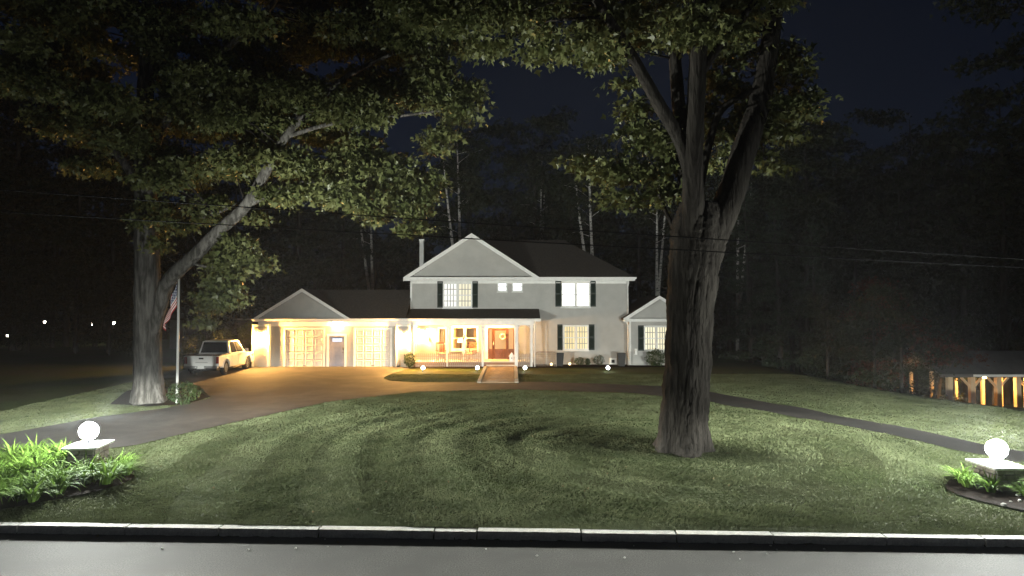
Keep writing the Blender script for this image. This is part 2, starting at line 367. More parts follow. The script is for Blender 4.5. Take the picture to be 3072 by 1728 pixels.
# ---------------------------------------------------------------- house
YG, YM, YW = 42.5, 44.2, 43.6            # garage front, main wall, right wing front
GZ = .74
house = thing('house', (0, YM, GZ), 'grey clapboard two storey house with attached garage and lit porch', 'house')
def rect(x0, y0, x1, y1, Y):
    a = P(x0, y1, Y); b = P(x1, y0, Y); return a.x, b.x, a.z, b.z
CO = .105
def siding(name, Y, z0, z1, span, holes=(), flip=False, axis='x'):
    """clapboard courses; span(z)->(x0,x1); holes are (x0,x1,z0,z1)"""
    v = []; f = []; z = z0
    while z < z1-1e-4:
        t = min(z+CO, z1); x0, x1 = span((z+t)/2); zm = (z+t)/2
        ivs = [(x0, x1)] if x1 > x0 else []
        for hx0, hx1, hz0, hz1 in holes:
            if hz0 < zm < hz1:
                nv = []
                for a, b in ivs:
                    if hx1 <= a or hx0 >= b: nv.append((a, b)); continue
                    if hx0 > a: nv.append((a, hx0))
                    if hx1 < b: nv.append((hx1, b))
                ivs = nv
        for a, b in ivs:
            k = len(v); o = .026
            pts = [(a, -o, z), (b, -o, z), (b, 0, t), (a, 0, t), (a, .02, z), (b, .02, z)]
            v += [(p[0], Y+p[1], p[2]) if axis == 'x' else (Y-p[1] if flip else Y+p[1], p[0], p[2]) for p in pts]
            f += [(k, k+1, k+2, k+3), (k+4, k+5, k+1, k)]
        z = t
    mb = MB(); mb.add(v, f); o = mb.build(name, M['siding'], house, kind='stuff'); o['label'] = 'grey clapboard siding courses'
    return o
def window(box, Y, pm, sashes=2, bars=(3, 1), casing=.07, name='window', sill=True, pane_m=None):
    x0, x1, z0, z1 = box; c = casing
    mb = MB()
    mb.bb(x0-c, x0, Y-.055, Y+.06, z0-c, z1+c); mb.bb(x1, x1+c, Y-.055, Y+.06, z0-c, z1+c)
    mb.bb(x0, x1, Y-.053, Y+.06, z1, z1+c); mb.bb(x0, x1, Y-.053, Y+.06, z0-c, z0)
    w = (x1-x0)/sashes
    for k in range(1, sashes): mb.bb(x0+k*w-.045, x0+k*w+.045, Y-.05, Y+.058, z0, z1)
    fr = mb.build(name, M['trim'], house)
    for k in range(sashes):
        a = x0+k*w+(.045 if k else 0); b = x0+(k+1)*w-(.045 if k < sashes-1 else 0)
        p = MB(); p.bb(a, b, Y+.01, Y+.03, z0, z1); pmk = pm[k] if isinstance(pm, (list, tuple)) else pm
        p.build('pane', pmk, fr)
        s = MB(); e = .04
        s.bb(a, a+e, Y-.03, Y+.009, z0, z1); s.bb(b-e, b, Y-.03, Y+.009, z0, z1)
        s.bb(a+e, b-e, Y-.03, Y+.009, z0, z0+e); s.bb(a+e, b-e, Y-.03, Y+.009, z1-e, z1)
        zm = (z0+z1)/2; s.bb(a+e, b-e, Y-.032, Y+.008, zm-.03, zm+.03)
        s.build('sash', M['trim'], fr)
        if bars:
            g = MB(); nv, nh = bars
            for i in range(1, nv+1):
                x = a+e+(b-a-2*e)*i/(nv+1); g.bb(x-.022, x+.022, Y-.016, Y+.004, z0+e, zm-.03); g.bb(x-.022, x+.022, Y-.016, Y+.004, zm+.03, z1-e)
            for lo, hi in ((z0+e, zm-.03), (zm+.03, z1-e)):
                for i in range(1, nh+1):
                    z = lo+(hi-lo)*i/(nh+1); g.bb(a+e, b-e, Y-.018, Y+.003, z-.02, z+.02)
            g.build('muntin', M['muntin'], fr)
    if sill:
        s = MB(); s.bb(x0-c-.03, x1+c+.03, Y-.1, Y-.001, z0-c-.05, z0-c-.003); s.build('sill', M['trim'], fr)
    return fr
def shutter(box, Y):
    x0, x1, z0, z1 = box; mb = MB(); e = .05
    mb.bb(x0, x0+e, Y-.07, Y-.02, z0, z1); mb.bb(x1-e, x1, Y-.07, Y-.02, z0, z1)
    for z in (z0, (z0+z1)/2-.04, z1-.09): mb.bb(x0+e, x1-e, Y-.068, Y-.022, z, z+.09)
    mb.bb(x0+e, x1-e, Y-.035, Y-.025, z0+.09, z1-.09)
    z = z0+.1
    while z < z1-.12:
        mb.box(((x0+x1)/2, Y-.05, z+.02), (x1-x0-2*e, .012, .045), rx=.6); z += .05
    return mb.build('shutter', M['shutter'], house)
def trimbox(name, *a, m='trim'): mb = MB(); mb.bb(*a); return mb.build(name, M[m], house)

X0, X1 = P(1232, 900, YM).x, P(1884, 900, YM).x
EZ = 6.43
RX, RZ = P(1416, 700, YM).x, 9.27
win_ul = rect(1331, 850, 1415, 921, YM); win_ur = rect(1686, 848, 1768, 919, YM); win_lr = rect(1692, 978, 1763, 1048, YM)
sq1 = rect(1494, 847, 1520, 873, YM); sq2 = rect(1538, 847, 1566, 873, YM)
nar = rect(1316, 985, 1338, 1078, YM); pic = rect(1358, 982, 1431, 1047, YM); doorb = rect(1464, 984, 1543, 1076, YM)
holes = [(b[0]-.05, b[1]+.05, b[2]-.05, b[3]+.05) for b in (win_ul, win_ur, win_lr, sq1, sq2, nar, pic, doorb)]
siding('front_siding', YM, GZ-.1, EZ, lambda z: (X0, X1), holes)
GS = (RZ-.15-EZ)/(RX-X0+.0)
siding('gable_siding', YM+.002, EZ, RZ-.12, lambda z: (RX-(RZ-.12-z)/GS, RX+(RZ-.12-z)/GS))
YB = 52.3
siding('side_siding', X0, 3.6, EZ, lambda z: (YM, YB), flip=True, axis='y')
siding('side_siding', X1, GZ-.1, EZ, lambda z: (YM, YB), flip=False, axis='y')
wl = MB(); wl.bb(X0, X1, YB-.1, YB, GZ-.2, EZ); wl.build('rear_wall', M['siding'], house)
trimbox('foundation', X0+.05, X1-.05, YM+.03, YM+.25, GZ-.3, GZ+.02, m='edge_stone')
# windows
pw = em('pane_white', (1, 1, .94), 1.0); pc = em('pane_cream', (1, .93, .68), .92); pb = em('pane_bright', (1, .98, .90), 2.6)
pq = em('pane_blue_white', (.93, .98, 1), 2.2); pwm = em('pane_warm', (1, .78, .34), .88); pww = em('pane_pale_warm', (1, .90, .58), .92)
window(win_ul, YM, [pw, pc]); window(win_ur, YM, pb, bars=None); window(win_lr, YM, pwm)
window(sq1, YM, pq, 1, None, .05); window(sq2, YM, pq, 1, None, .05)
for a, b, y0, y1 in ((1312, 1329, 844, 923), (1417, 1434, 844, 923), (1666, 1684, 843, 920), (1771, 1787, 843, 920), (1672, 1687, 973, 1050), (1766, 1783, 973, 1050)):
    shutter(rect(a, y0, b, y1, YM), YM)
# roofs
EA, EB = 43.72, 52.75; SL = (RZ-EZ)/(RX-X0+.38); xl, xr = X0-.38, 2*RX-X0+.38
def roof(name, quads, th=.16, m='roof', lab=None):
    mb = MB()
    for q_ in quads: mb.slab(q_, th)
    o = mb.build(name, M[m], house)
    if lab: o['label'] = lab
    return o
YR = (EA+EB)/2; hx = X1+.38
roof('gable_roof', [[(xl, EA, EZ), (RX, EA, RZ), (RX, EB, RZ), (xl, EB, EZ)], [(RX, EA, RZ), (xr, EA, EZ), (xr, EB, EZ), (RX, EB, RZ)]])
roof('hip_roof', [[(xr, EA, EZ), (hx, EA, EZ), (hx-4.2, YR, RZ), (RX, YR, RZ)], [(hx, EA, EZ), (hx, EB, EZ), (hx-4.2, YR, RZ)], [(hx, EB, EZ), (xr, EB, EZ), (RX, YR, RZ), (hx-4.2, YR, RZ)]])
trimbox('fascia', xl, hx, EA-.03, EA-.001, EZ-.24, EZ+.0)
trimbox('soffit', xl+.02, hx-.02, EA, YM, EZ-.23, EZ-.17)
trimbox('frieze_board', X0, X1, YM-.045, YM-.018, EZ-.40, EZ-.235)
g = MB(); g.prism([(hx, EZ-.16), (hx+.09, EZ-.10), (hx+.09, EZ), (hx, EZ)], 1, EA-.05, EB) ; g.build('gutter', M['trim'], house)
def rake(p, q_, w, y0, y1, name='rake_board'):
    mb = MB(); mb.prism([(p[0], p[1]), (q_[0], q_[1]), (q_[0], q_[1]-w), (p[0], p[1]-w)], 1, y0, y1); return mb.build(name, M['trim'], house)
rake((xl-.02, EZ-.02), (RX, RZ-.02), .26, EA-.06, EA-.005); rake((RX+.001, RZ-.02), (xr+.02, EZ-.02), .26, EA-.06, EA-.005)
so = MB(); so.slab([(xl, EA, EZ-.175), (RX, EA, RZ-.175), (RX, YM, RZ-.175), (xl, YM, EZ-.175)], .02); so.slab([(RX, EA, RZ-.175), (xr, EA, EZ-.175), (xr, YM, EZ-.175), (RX, YM, RZ-.175)], .02)
so.build('gable_soffit', M['trim'], house)
for x in (X0, X1):
    trimbox('corner_board', x-.07 if x == X1 else x-.03, x+.03 if x == X1 else x+.09, YM-.04, YM+.1, GZ-.1 if x == X1 else 4.2, EZ-.24)
# downpipe at the right corner
d = MB(); d.tube([(X1-.02, YM-.32, EZ-.2), (X1-.02, YM-.3, EZ-.35), (X1-.03, YM-.1, EZ-.6), (X1-.03, YM-.1, 4.2)], .045, 8); d.build('downpipe', M['trim'], house)
c = P(1265, 800, 47.5); ch = MB(); ch.bb(c.x-.14, c.x+.14, 47.4, 47.9, 5.6, P(1265, 722, 47.5).z); ch.bb(c.x-.17, c.x+.17, 47.37, 47.93, P(1265, 722, 47.5).z, P(1265, 718, 47.5).z); ch.build('chimney', M['white_paint'], house)
# ---- garage
gl, gr = P(775, 1000, YG).x, P(1240, 1000, YG).x
GE, GR_, gpx = 3.80, 5.66, P(906, 900, 42.1).x
gxl, gxr = gpx-2.98, gpx+2.98
d1 = rect(855, 988, 971, 1098, YG); d2 = rect(1066, 988, 1171, 1098, YG); dm = rect(986, 1008, 1034, 1098, YG)
d1 = (d1[0], d1[1], GZ, d1[3]); d2 = (d2[0], d2[1], GZ, d2[3]); dm = (dm[0], dm[1], GZ, dm[3])
siding('garage_siding', YG, GZ-.1, GE, lambda z: (gl, gr), [(b[0]-.02, b[1]+.02, b[2]-.2, b[3]+.02) for b in (d1, d2, dm)])
gs = (GR_-GE)/2.98
siding('garage_gable_siding', YG-.02, GE, GR_-.12, lambda z: (gpx-(GR_-.12-z)/gs, gpx+(GR_-.12-z)/gs))
siding('garage_side_siding', gr, GZ-.1, GE, lambda z: (YG, YM), flip=False, axis='y')
siding('garage_side_siding', gl, GZ-.1, GE, lambda z: (YG, 47.8), flip=True, axis='y')
for a, b in ((P(776, 0, YG).x, P(824, 0, YG).x), (P(1197, 0, YG).x, P(1239, 0, YG).x)):
    YP = YG-.28
    siding('pilaster_siding', YP, GZ-.1, 3.42, lambda z, a=a, b=b: (a, b))
    tb = MB(); tb.bb(a-.02, a+.10, YP-.03, YG, GZ-.1, 3.42); tb.bb(b-.10, b+.02, YP-.03, YG, GZ-.1, 3.42); tb.bb(a+.1, b-.1, YP-.028, YG, 3.30, 3.418); tb.build('pilaster_trim', M['trim'], house)
def casing(b, w=.12, y=YG, t=.05):
    mb = MB(); mb.bb(b[0]-w, b[0], y-t, y+.1, b[2], b[3]+w); mb.bb(b[1], b[1]+w, y-t, y+.1, b[2], b[3]+w); mb.bb(b[0], b[1], y-t+.002, y+.1, b[3], b[3]+w); return mb.build('door_casing', M['trim'], house)
panel_me = None
for b in (d1, d2):
    casing(b, .11)
    mb = MB(); mb.bb(b[0], b[1], YG+.06, YG+.1, b[2], b[3]); gd = mb.build('garage_door', M['garage_door'], house)
    w = (b[1]-b[0])/4; h = (b[3]-b[2])/5
    for r_ in range(5):
        for c_ in range(4):
            x = b[0]+w*(c_+.5); z = b[2]+h*(r_+.5); mb = MB(); a, e = .05, .10
            v = [(x+sx*(w/2-i), YG+.06-yy, z+sz*(h/2-i*.9)) for i, yy in ((.035, .0), (a+.02, .034), (e, .034), (e+.035, .012)) for sx, sz in ((-1, -1), (1, -1), (1, 1), (-1, 1))]
            f = [(4*k+i, 4*k+(i+1) % 4, 4*k+4+(i+1) % 4, 4*k+4+i) for k in range(3) for i in range(4)]+[(12, 13, 14, 15)]
            mb.add(v, f).build('panel', M['garage_door'], gd)
    hd = MB(); hd.bb((b[0]+b[1])/2-.1, (b[0]+b[1])/2+.1, YG+.0, YG+.02, b[2]+.12, b[2]+.15); hd.build('handle', M['black_metal'], gd)
casing(dm, .13)
mb = MB(); mb.bb(dm[0], dm[1], YG+.03, YG+.08, dm[2], dm[3]); sd = mb.build('side_door', M['grey_door'], house)
lw = rect(997, 1005, 1026, 1015, YG); 
mb = MB(); mb.bb(lw[0], lw[1], YG+.018, YG+.032, dm[3]-.36, dm[3]-.14); mb.build('door_light', em('door_light_glow', (.80, .87, 1), 1.1), sd)
mb = MB(); mb.sphere((dm[1]-.09, YG-.0, GZ+.95), .035, 8, 6); mb.bb(dm[1]-.12, dm[1]-.06, YG+.01, YG+.03, GZ+1.1, GZ+1.25); mb.build('handle', M['black_metal'], sd)
# garage, porch roof
roof('garage_gable_roof', [[(gxl, 42.1, GE), (gpx, 42.1, GR_), (gpx, 48.0, GR_), (gxl, 48.0, GE)], [(gpx, 42.1, GR_), (gxr, 42.1, GE), (gxr, 48.0, GE), (gpx, 48.0, GR_)]], .13)
roof('garage_roof', [[(gxr, 42.1, GE), (X0, 42.1, GE), (X0, 45.05, GR_), (gpx, 45.05, GR_)], [(X0, 48, GE), (gxr, 48.0, GE), (gpx, 45.05, GR_), (X0, 45.05, GR_)]], .13)
pr = P(1621, 955, 42.1).x
roof('porch_roof', [[(X0-.001, 42.1, GE), (pr, 42.1, GE), (pr, YM, 4.40), (X0-.001, YM, 4.40)]], .10)
rake((gxl-.02, GE-.02), (gpx, GR_-.02), .2, 42.03, 42.095); rake((gpx+.001, GR_-.02), (gxr+.02, GE-.02), .2, 42.03, 42.095)
trimbox('fascia', gxl, pr, 42.06, 42.099, GE-.2, GE-.01)
trimbox('garage_soffit', gxl+.02, gr, 42.1, YG, GE-.195, GE-.15)
trimbox('header_board', gl, gr, YG-.05, YG-.018, 3.30, 3.58)
g = MB(); g.prism([(41.94, GE-.03), (42.058, GE-.03), (42.058, GE-.15), (41.98, GE-.15)], 0, gxl-.05, pr+.03); g.build('gutter', M['trim'], house)
trimbox('porch_ceiling', gr+.002, pr-.05, 42.12, YM, 3.60, 3.64)
trimbox('porch_beam', gr+.01, P(1598, 965, YG).x+.08, 42.3, 42.48, 3.36, 3.60)
pe = MB(); pe.prism([(42.1, 3.66), (YM, 3.66), (YM, 4.29), (42.1, 3.69)], 0, pr-.09, pr-.06); pe.build('porch_end_panel', M['siding'], house)
for px, wd in ((1343, .13), (1448, .13), (1594, .15), (1549, .2)):
    Y_ = 42.39 if px != 1549 else 42.41
    x = P(px, 1000, Y_).x; mb = MB(); mb.bb(x-wd/2, x+wd/2, Y_-wd/2, Y_+wd/2, GZ-.1, 3.36); mb.bb(x-wd/2-.03, x+wd/2+.03, Y_-wd/2-.03, Y_+wd/2+.03, 3.26, 3.34)
    for s in (-1, 1): mb.box((x+s*(wd/2+.07), Y_, 3.26), (.035, .05, .28), ry=s*.8)
    mb.build('porch_post', M['trim'], house)
trimbox('garage_corner_board', gr-.1, gr+.025, YG-.03, YG+.12, GZ-.1, 3.58)
# deck and steps
DZ = 1.12
dk = MB()
nb = 12; y = 42.35
for k in range(nb): dk.bb(gr+.03, P(1600, 1000, 42.4).x, y+.004, y+(YM-42.35)/nb-.004, DZ-.04, DZ); y += (YM-42.35)/nb
o = dk.build('deck', M['deck'], house, kind='stuff'); o['label'] = 'painted porch floor boards'
trimbox('deck_riser', gr+.03, P(1600, 1000, 42.4).x, 42.37, 42.4, GZ-.1, DZ-.045, m='brown_riser')
sa, sb = P(1459, 1000, 42.1).x, P(1547, 1000, 42.1).x
trimbox('step', sa, sb, 42.0, 42.345, GZ+.14, GZ+.19, m='deck'); trimbox('step_riser', sa+.03, sb-.03, 42.06, 42.34, GZ-.1, GZ+.138, m='brown_riser')
# front door
x0, x1, z0, z1 = doorb; z0 = DZ+.005
mb = MB(); mb.bb(x0-.22, x0, YM-.05, YM+.1, z0, z1+.2); mb.bb(x1, x1+.22, YM-.05, YM+.1, z0, z1+.2); mb.bb(x0, x1, YM-.048, YM+.1, z1, z1+.2); mb.build('door_casing', M['trim'], house)
a, b = P(1481, 0, YM).x, P(1522, 0, YM).x; W_ = .07; mb = MB()
mb.bb(x0, x1, YM-.02, YM+.06, z1-.07, z1)
for x in (x0, a-.09, b+.02, x1-.07): mb.bb(x, x+.07, YM-.02, YM+.06, z0, z1-.07)
for p_, q_ in ((x0+.07, a-.09), (b+.09, x1-.07)):
    mb.bb(p_, q_, YM-.0, YM+.05, z0, z0+.68); mb.bb(p_+.04, q_-.04, YM-.015, YM+.0, z0+.12, z0+.55)
fd = mb.build('front_door', M['wood_door'], house)
mb = MB(); mb.bb(a-.02, a+.09, YM+.005, YM+.05, z0, z1-.07); mb.bb(b-.09, b+.02, YM+.005, YM+.05, z0, z1-.07); mb.bb(a+.09, b-.09, YM+.006, YM+.049, z0, z0+.68); mb.bb(a+.09, b-.09, YM+.006, YM+.049, z1-.17, z1-.07)
for z in (z0+.12, z0+.40): mb.bb(a+.14, b-.14, YM-.012, YM+.005, z, z+.2)
mb.build('door_leaf', M['wood_door'], fd)
dg = em('door_glass_glow', (1, .50, .16), .62)
for p_, q_ in ((x0+.07, a-.09), (b+.09, x1-.07), (a+.09, b-.09)):
    mb = MB(); mb.bb(p_, q_, YM+.02, YM+.035, z0+.68, z1-(.17 if p_ == a+.09 else .07)); mb.build('pane', dg, fd)
mb = MB(); mb.sphere((a+.02, YM-.05, z0+.95), .035, 8, 6); mb.bb(a-.0, a+.04, YM-.02, YM-.005, z0+.85, z0+1.15); mb.build('handle', M['grey_metal'], fd)
# porch windows with a furnished room behind
def room(box, deep=2.2):
    x0, x1, z0, z1 = box; mb = MB()
    X_, Z_ = .5, .35
    a, b, c, d = x0-X_, x1+X_, z0-.7, z1+Z_
    mb.add([(a, YM+.1, c), (b, YM+.1, c), (b, YM+deep, c), (a, YM+deep, c), (a, YM+.1, d), (b, YM+.1, d), (b, YM+deep, d), (a, YM+deep, d)],
           [(0, 3, 2, 1), (4, 5, 6, 7), (3, 7, 6, 2), (0, 4, 7, 3), (1, 2, 6, 5)])
    return mb.build('room', M['interior'], house)
room((nar[0], pic[1], pic[2], pic[3]))
window(nar, YM, M['glass'], 1, (2, 1), .06); window(pic, YM, M['glass'], 2, None, .10)
mb = MB()
for s0, s1 in ((pic[0]-.3, pic[0]+.22), (pic[1]-.22, pic[1]+.3)):
    k = 16; v = []; 
    for i in range(k+1):
        x = s0+(s1-s0)*i/k; yy = YM+.22+.05*math.sin(i*1.9); v += [(x, yy, pic[2]-.2), (x, yy, pic[3]+.1)]
    mb.add(v, [(2*i, 2*i+2, 2*i+3, 2*i+1) for i in range(k)])
mb.build('curtain', M['curtain'], house)
# things of the room, seen through the pane
rx = pic[0]+.55; rz = pic[2]
sofa = thing('armchair', (rx+.75, YM+1.2, rz-.68), 'brown upholstered armchair inside the room behind the porch picture window', 'armchair')
mb = MB(); mb.bb(rx+.35, rx+1.15, YM+.9, YM+1.6, rz-.68, rz-.1); mb.build('seat', M['brown_cloth'], sofa, bevel=.05)
mb = MB(); mb.bb(rx+.35, rx+1.15, YM+.75, YM+.9, rz-.68, rz+.38); mb.build('backrest', M['brown_cloth'], sofa, bevel=.06)
for s in (.25, 1.15):
    mb = MB(); mb.bb(rx+s, rx+s+.1, YM+.8, YM+1.6, rz-.68, rz+.1); mb.build('armrest', M['brown_cloth'], sofa, bevel=.03)
lamp = thing('table_lamp', (rx-.15, YM+1.5, rz-.1), 'lit table lamp with pale shade inside the room behind the picture window', 'lamp')
mb = MB(); mb.lathe((rx-.15, YM+1.5, rz-.1), [(.1, 0), (.1, .02), (.03, .05), (.06, .2), (.03, .4), (.015, .5)], 12); mb.build('lamp_base', M['brown_cloth'], lamp)
mb = MB(); mb.lathe((rx-.15, YM+1.5, rz+.36), [(.22, 0), (.14, .28)], 16); mb.build('lamp_shade', em('lamp_shade_glow', (1, .72, .36), 9), lamp, smooth=True)
tb = thing('side_table', (rx-.15, YM+1.5, rz-.68), 'small wooden table under the lamp inside the room', 'table')
mb = MB(); mb.bb(rx-.4, rx+.1, YM+1.25, YM+1.75, rz-.14, rz-.1); mb.build('tabletop', M['brown_cloth'], tb)
for sx in (-1, 1):
    for sy in (-1, 1):
        mb = MB(); mb.bb(rx-.15+sx*.2-.02, rx-.15+sx*.2+.02, YM+1.5+sy*.2-.02, YM+1.5+sy*.2+.02, rz-.68, rz-.14); mb.build('leg', M['brown_cloth'], tb)
# ---- right wing
wx0, wx1 = P(1888, 1000, YW).x, P(2062, 1000, YW).x; wp = (wx0+wx1)/2; WE, WR = 3.80, P(1973, 886, YW-.35).z
ws = (WR-WE)/((wx1-wx0)/2+.42)
w_win = rect(1934, 980, 2003, 1050, YW)
siding('wing_siding', YW, GZ-.1, WE, lambda z: (wx0, wx1), [(w_win[0]-.05, w_win[1]+.05, w_win[2]-.05, w_win[3]+.05)])
siding('wing_gable_siding', YW+.002, WE, WR-.1, lambda z: (wp-(WR-.1-z)/ws, wp+(WR-.1-z)/ws))
siding('wing_side_siding', wx1, GZ-.1, WE, lambda z: (YW, 49), axis='y')
siding('wing_side_siding', wx0, GZ-.1, WE, lambda z: (YW, YM), flip=True, axis='y')
window(w_win, YW, pww); shutter(rect(1914, 976, 1931, 1052, YW), YW); shutter(rect(2007, 976, 2024, 1052, YW), YW)
ya = YW-.4
roof('wing_roof', [[(wx0-.42, ya, WE), (wp, ya, WR), (wp, 49.2, WR), (wx0-.42, 49.2, WE)], [(wp, ya, WR), (wx1+.42, ya, WE), (wx1+.42, 49.2, WE), (wp, 49.2, WR)]], .13)
rake((wx0-.44, WE-.02), (wp, WR-.02), .22, ya-.06, ya-.004); rake((wp+.001, WR-.02), (wx1+.44, WE-.02), .22, ya-.06, ya-.004)
trimbox('fascia', wx0-.42, wx1+.42, ya-.03, ya-.001, WE-.22, WE-.03); trimbox('soffit', wx0-.4, wx1+.4, ya, YW, WE-.2, WE-.15)
trimbox('corner_board', wx0-.03, wx0+.1, YW-.04, YW+.06, GZ-.1, WE-.2)
for k in (0, 1):
    pass
d = MB(); d.tube([(wx0-.35, ya-.08, WE-.12), (wx0-.1, YW-.2, WE-.45), (wx0-.1, YW-.1, WE-.6), (wx0-.1, YW-.1, GZ+.05)], .04, 8); d.build('downpipe', M['trim'], house)
d = MB(); xp = P(1604, 980, 42.4).x; d.tube([(xp, 42.0, GE-.16), (xp, 42.25, 3.4), (xp, 42.28, 3.2), (xp, 42.28, GZ+.05)], .04, 8); d.build('downpipe', M['trim'], house)
mt = rect(1903, 1046, 1911, 1064, YW); mb = MB(); mb.bb(mt[0], mt[1], YW-.12, YW-.018, mt[2], mt[3]); mb.build('meter_box', M['white_paint'], house, bevel=.01)
vt = rect(1828, 1074, 1849, 1093, YM); mb = MB(); mb.bb(vt[0], vt[1], YM-.09, YM-.018, vt[2], vt[3]); vo = mb.build('vent_cover', M['white_paint'], house)
cx_, cz_ = (vt[0]+vt[1])/2, (vt[2]+vt[3])/2; mb = MB(); mb.bb(cx_-.1, cx_+.1, YM-.1, YM-.088, cz_-.1, cz_+.1); mb.build('grille', M['black_metal'], vo)

# ---------------------------------------------------------------- lamps on the house
def lantern(c, label, s, col=WARM, hgt_=.42, w=.2):
    t = thing('wall_lantern', c, label, 'lantern')
    m = em('lantern_glass', col, s)
    mb = MB(); mb.bb(c[0]-.07, c[0]+.07, c[1]-.03, c[1], c[2]-.12, c[2]+.12); mb.build('back_plate', M['black_metal'], t)
    y = c[1]-.17
    mb = MB(); mb.tube([(c[0], c[1]-.02, c[2]+.08), (c[0], c[1]-.1, c[2]+.3), (c[0], y, c[2]+.3), (c[0], y, c[2]+.24)], .012, 6); mb.build('bracket', M['black_metal'], t)
    mb = MB(); mb.lathe((c[0], y, c[2]-.20), [(w*.32, 0), (w*.5, .36)], 6); mb.build('glass', m, t)
    mb = MB(); mb.lathe((c[0], y, c[2]+.165), [(w*.62, 0), (w*.3, .07), (.02, .12)], 6); mb.build('cap', M['black_metal'], t)
    mb = MB(); mb.lathe((c[0], y, c[2]-.25), [(.02, 0), (w*.36, .048)], 6); mb.build('base', M['black_metal'], t)
    for k in range(6):
        an = 2*math.pi*k/6; mb = MB(); mb.tube([(c[0]+w*.34*math.cos(an), y+w*.34*math.sin(an), c[2]-.2), (c[0]+w*.52*math.cos(an), y+w*.52*math.sin(an), c[2]+.165)], .007, 5); mb.build('bar', M['black_metal'], t)
    return t
lantern((P(801, 0, YG).x, YG-.31, 2.62), 'lit wall lantern on the garage pilaster beside the pickup truck', 7600)
lantern((P(1219, 0, YG).x, YG-.31, 2.62), 'lit wall lantern on the garage pilaster beside the porch', 7600)
lantern((P(1275, 0, YM).x, YM-.02, 2.75), 'lit wall lantern on the porch wall between garage and narrow window', 6000)
def dome(c, label, s, r=.2):
    t = thing('dome_light', c, label, 'lamp')
    mb = MB(); mb.lathe(c, [(r*.9, 0), (r*.95, -.03)], 20); mb.build('rim', M['white_paint'], t)
    mb = MB(); mb.lathe((c[0], c[1], c[2]-.03), [(r, 0), (r*.95, -.05), (r*.75, -.11), (r*.4, -.15), (.004, -.165)], 20); mb.build('diffuser', em('dome_glass', WARM, s), t, smooth=True)
    return t
dome((P(1011, 960, 42.3).x, 42.3, GE-.196), 'lit dome lamp under the garage eave above the grey side door', 400, .24)
dome((P(1385, 960, 43.2).x, 43.25, 3.598), 'lit dome lamp on the porch ceiling before the picture window', 1000, .2)
dome((P(1503, 960, 43.2).x, 43.45, 3.598), 'lit dome lamp on the porch ceiling above the front door', 450, .16)
def path_light(px, py, label, s, col, r):
    g = G(px, py+8); t = thing('garden_light', g, label, 'lamp')
    mb = MB(); mb.lathe((g.x, g.y, g.z), [(.03, 0), (.02, .1), (.05, .12)], 10); mb.build('spike', M['black_metal'], t)
    mb = MB(); mb.sphere((g.x, g.y, g.z+.12+r), r, 12, 8); mb.build('globe', em('garden_globe', col, s), t)
for px, lab in ((1269, 'beside the dark round shrub'), (1432, 'before the red rocking chair'), (1575, 'beside the brick walk, on its window side'), (1824, 'below the white wall vent')):
    path_light(px, 1107, 'small cool white globe light in the bed '+lab, 42, (.85, .93, 1), .1)
path_light(1654, 1094, 'small warm globe light in the bed by the arched wire fence', 5, (1, .75, .35), .075)
path_light(1709, 1093, 'small warm globe light in the bed beside the dark square planter under the window', 5, (1, .75, .35), .075)
# ---------------------------------------------------------------- brick walk
walk = bpy.data.objects.new('brick_walk', None); COL.objects.link(walk); walk.location = (-.7, 38, H(-.7, 38)); walk['kind'] = 'structure'
bx = MB(); y = 33.75; row = 0
while y < 41.98:
    x = -1.5-(.1 if row % 2 else 0)
    while x < .1:
        a, b = max(x+.004, -1.5), min(x+.2-.004, .1)
        if b-a > .03:
            z = H((a+b)/2, y)+.06+random.uniform(-.004, .004); bx.bb(a, b, y+.004, y+.096, z-.06, z)
        x += .2
    y += .1; row += 1
o = bx.build('brick', M['brick'], walk, kind='stuff')
for x in (-1.62, .22):
    y = 33.7
    while y < 41.9:
        L = random.uniform(.75, .95); L = min(L, 41.95-y); mb = MB(); z = H(x, y+L/2)+.10
        mb.bb(x-.1, x+.1, y+.008, y+L-.008, z-.25, z); mb.build('edging_stone', M['edge_stone'], walk, bevel=.012); y += L
# ---------------------------------------------------------------- shrubs and planters
def leaf_cloud(name, pts, nrm, size, m, parent, local=False, kind=None, jitter=.8, droop=0.):
    n = len(pts); t = nrm+rng.normal(0, jitter, (n, 3)); t[:, 2] -= droop; t /= np.linalg.norm(t, axis=1)[:, None]+1e-9
    r_ = rng.normal(0, 1, (n, 3)); r_ -= (r_*t).sum(1)[:, None]*t; r_ /= np.linalg.norm(r_, axis=1)[:, None]+1e-9
    w = np.cross(t, r_); s = size if hasattr(size, '__len__') else np.full(n, size); s = s*(.5+.95*rng.random(n)**1.2)
    base = np.array([(0, 0, 0), (.55, .32, -.12), (.2, .44, 0), (0, 1, -.08), (-.2, .44, 0), (-.55, .32, -.12)])
    V = pts[:, None, :]+s[:, None, None]*(base[None, :, 0, None]*r_[:, None, :]+base[None, :, 1, None]*t[:, None, :]+base[None, :, 2, None]*w[:, None, :])
    lp = np.array([0, 1, 2, 0, 2, 3, 4, 0, 4, 5]); loops = (np.arange(n)[:, None]*6+lp[None]).ravel()
    st = (np.arange(n)[:, None]*10+np.array([0, 3, 7])[None]).ravel()
    return npmesh(name, V.reshape(-1, 3), loops, st, m, parent, kind, local)
def ball_pts(n, c, r, flat=0, shell=.35):
    d = rng.normal(0, 1, (n, 3)); d /= np.linalg.norm(d, axis=1)[:, None]
    k = 1-shell*rng.random(n)**1.5; lump = 1+.10*np.sin(d[:, 0]*5+1)*np.sin(d[:, 1]*6)+.08*np.sin(d[:, 2]*7+d[:, 0]*4)
    return np.array(c)+d*np.array(r)*(k*lump)[:, None], d
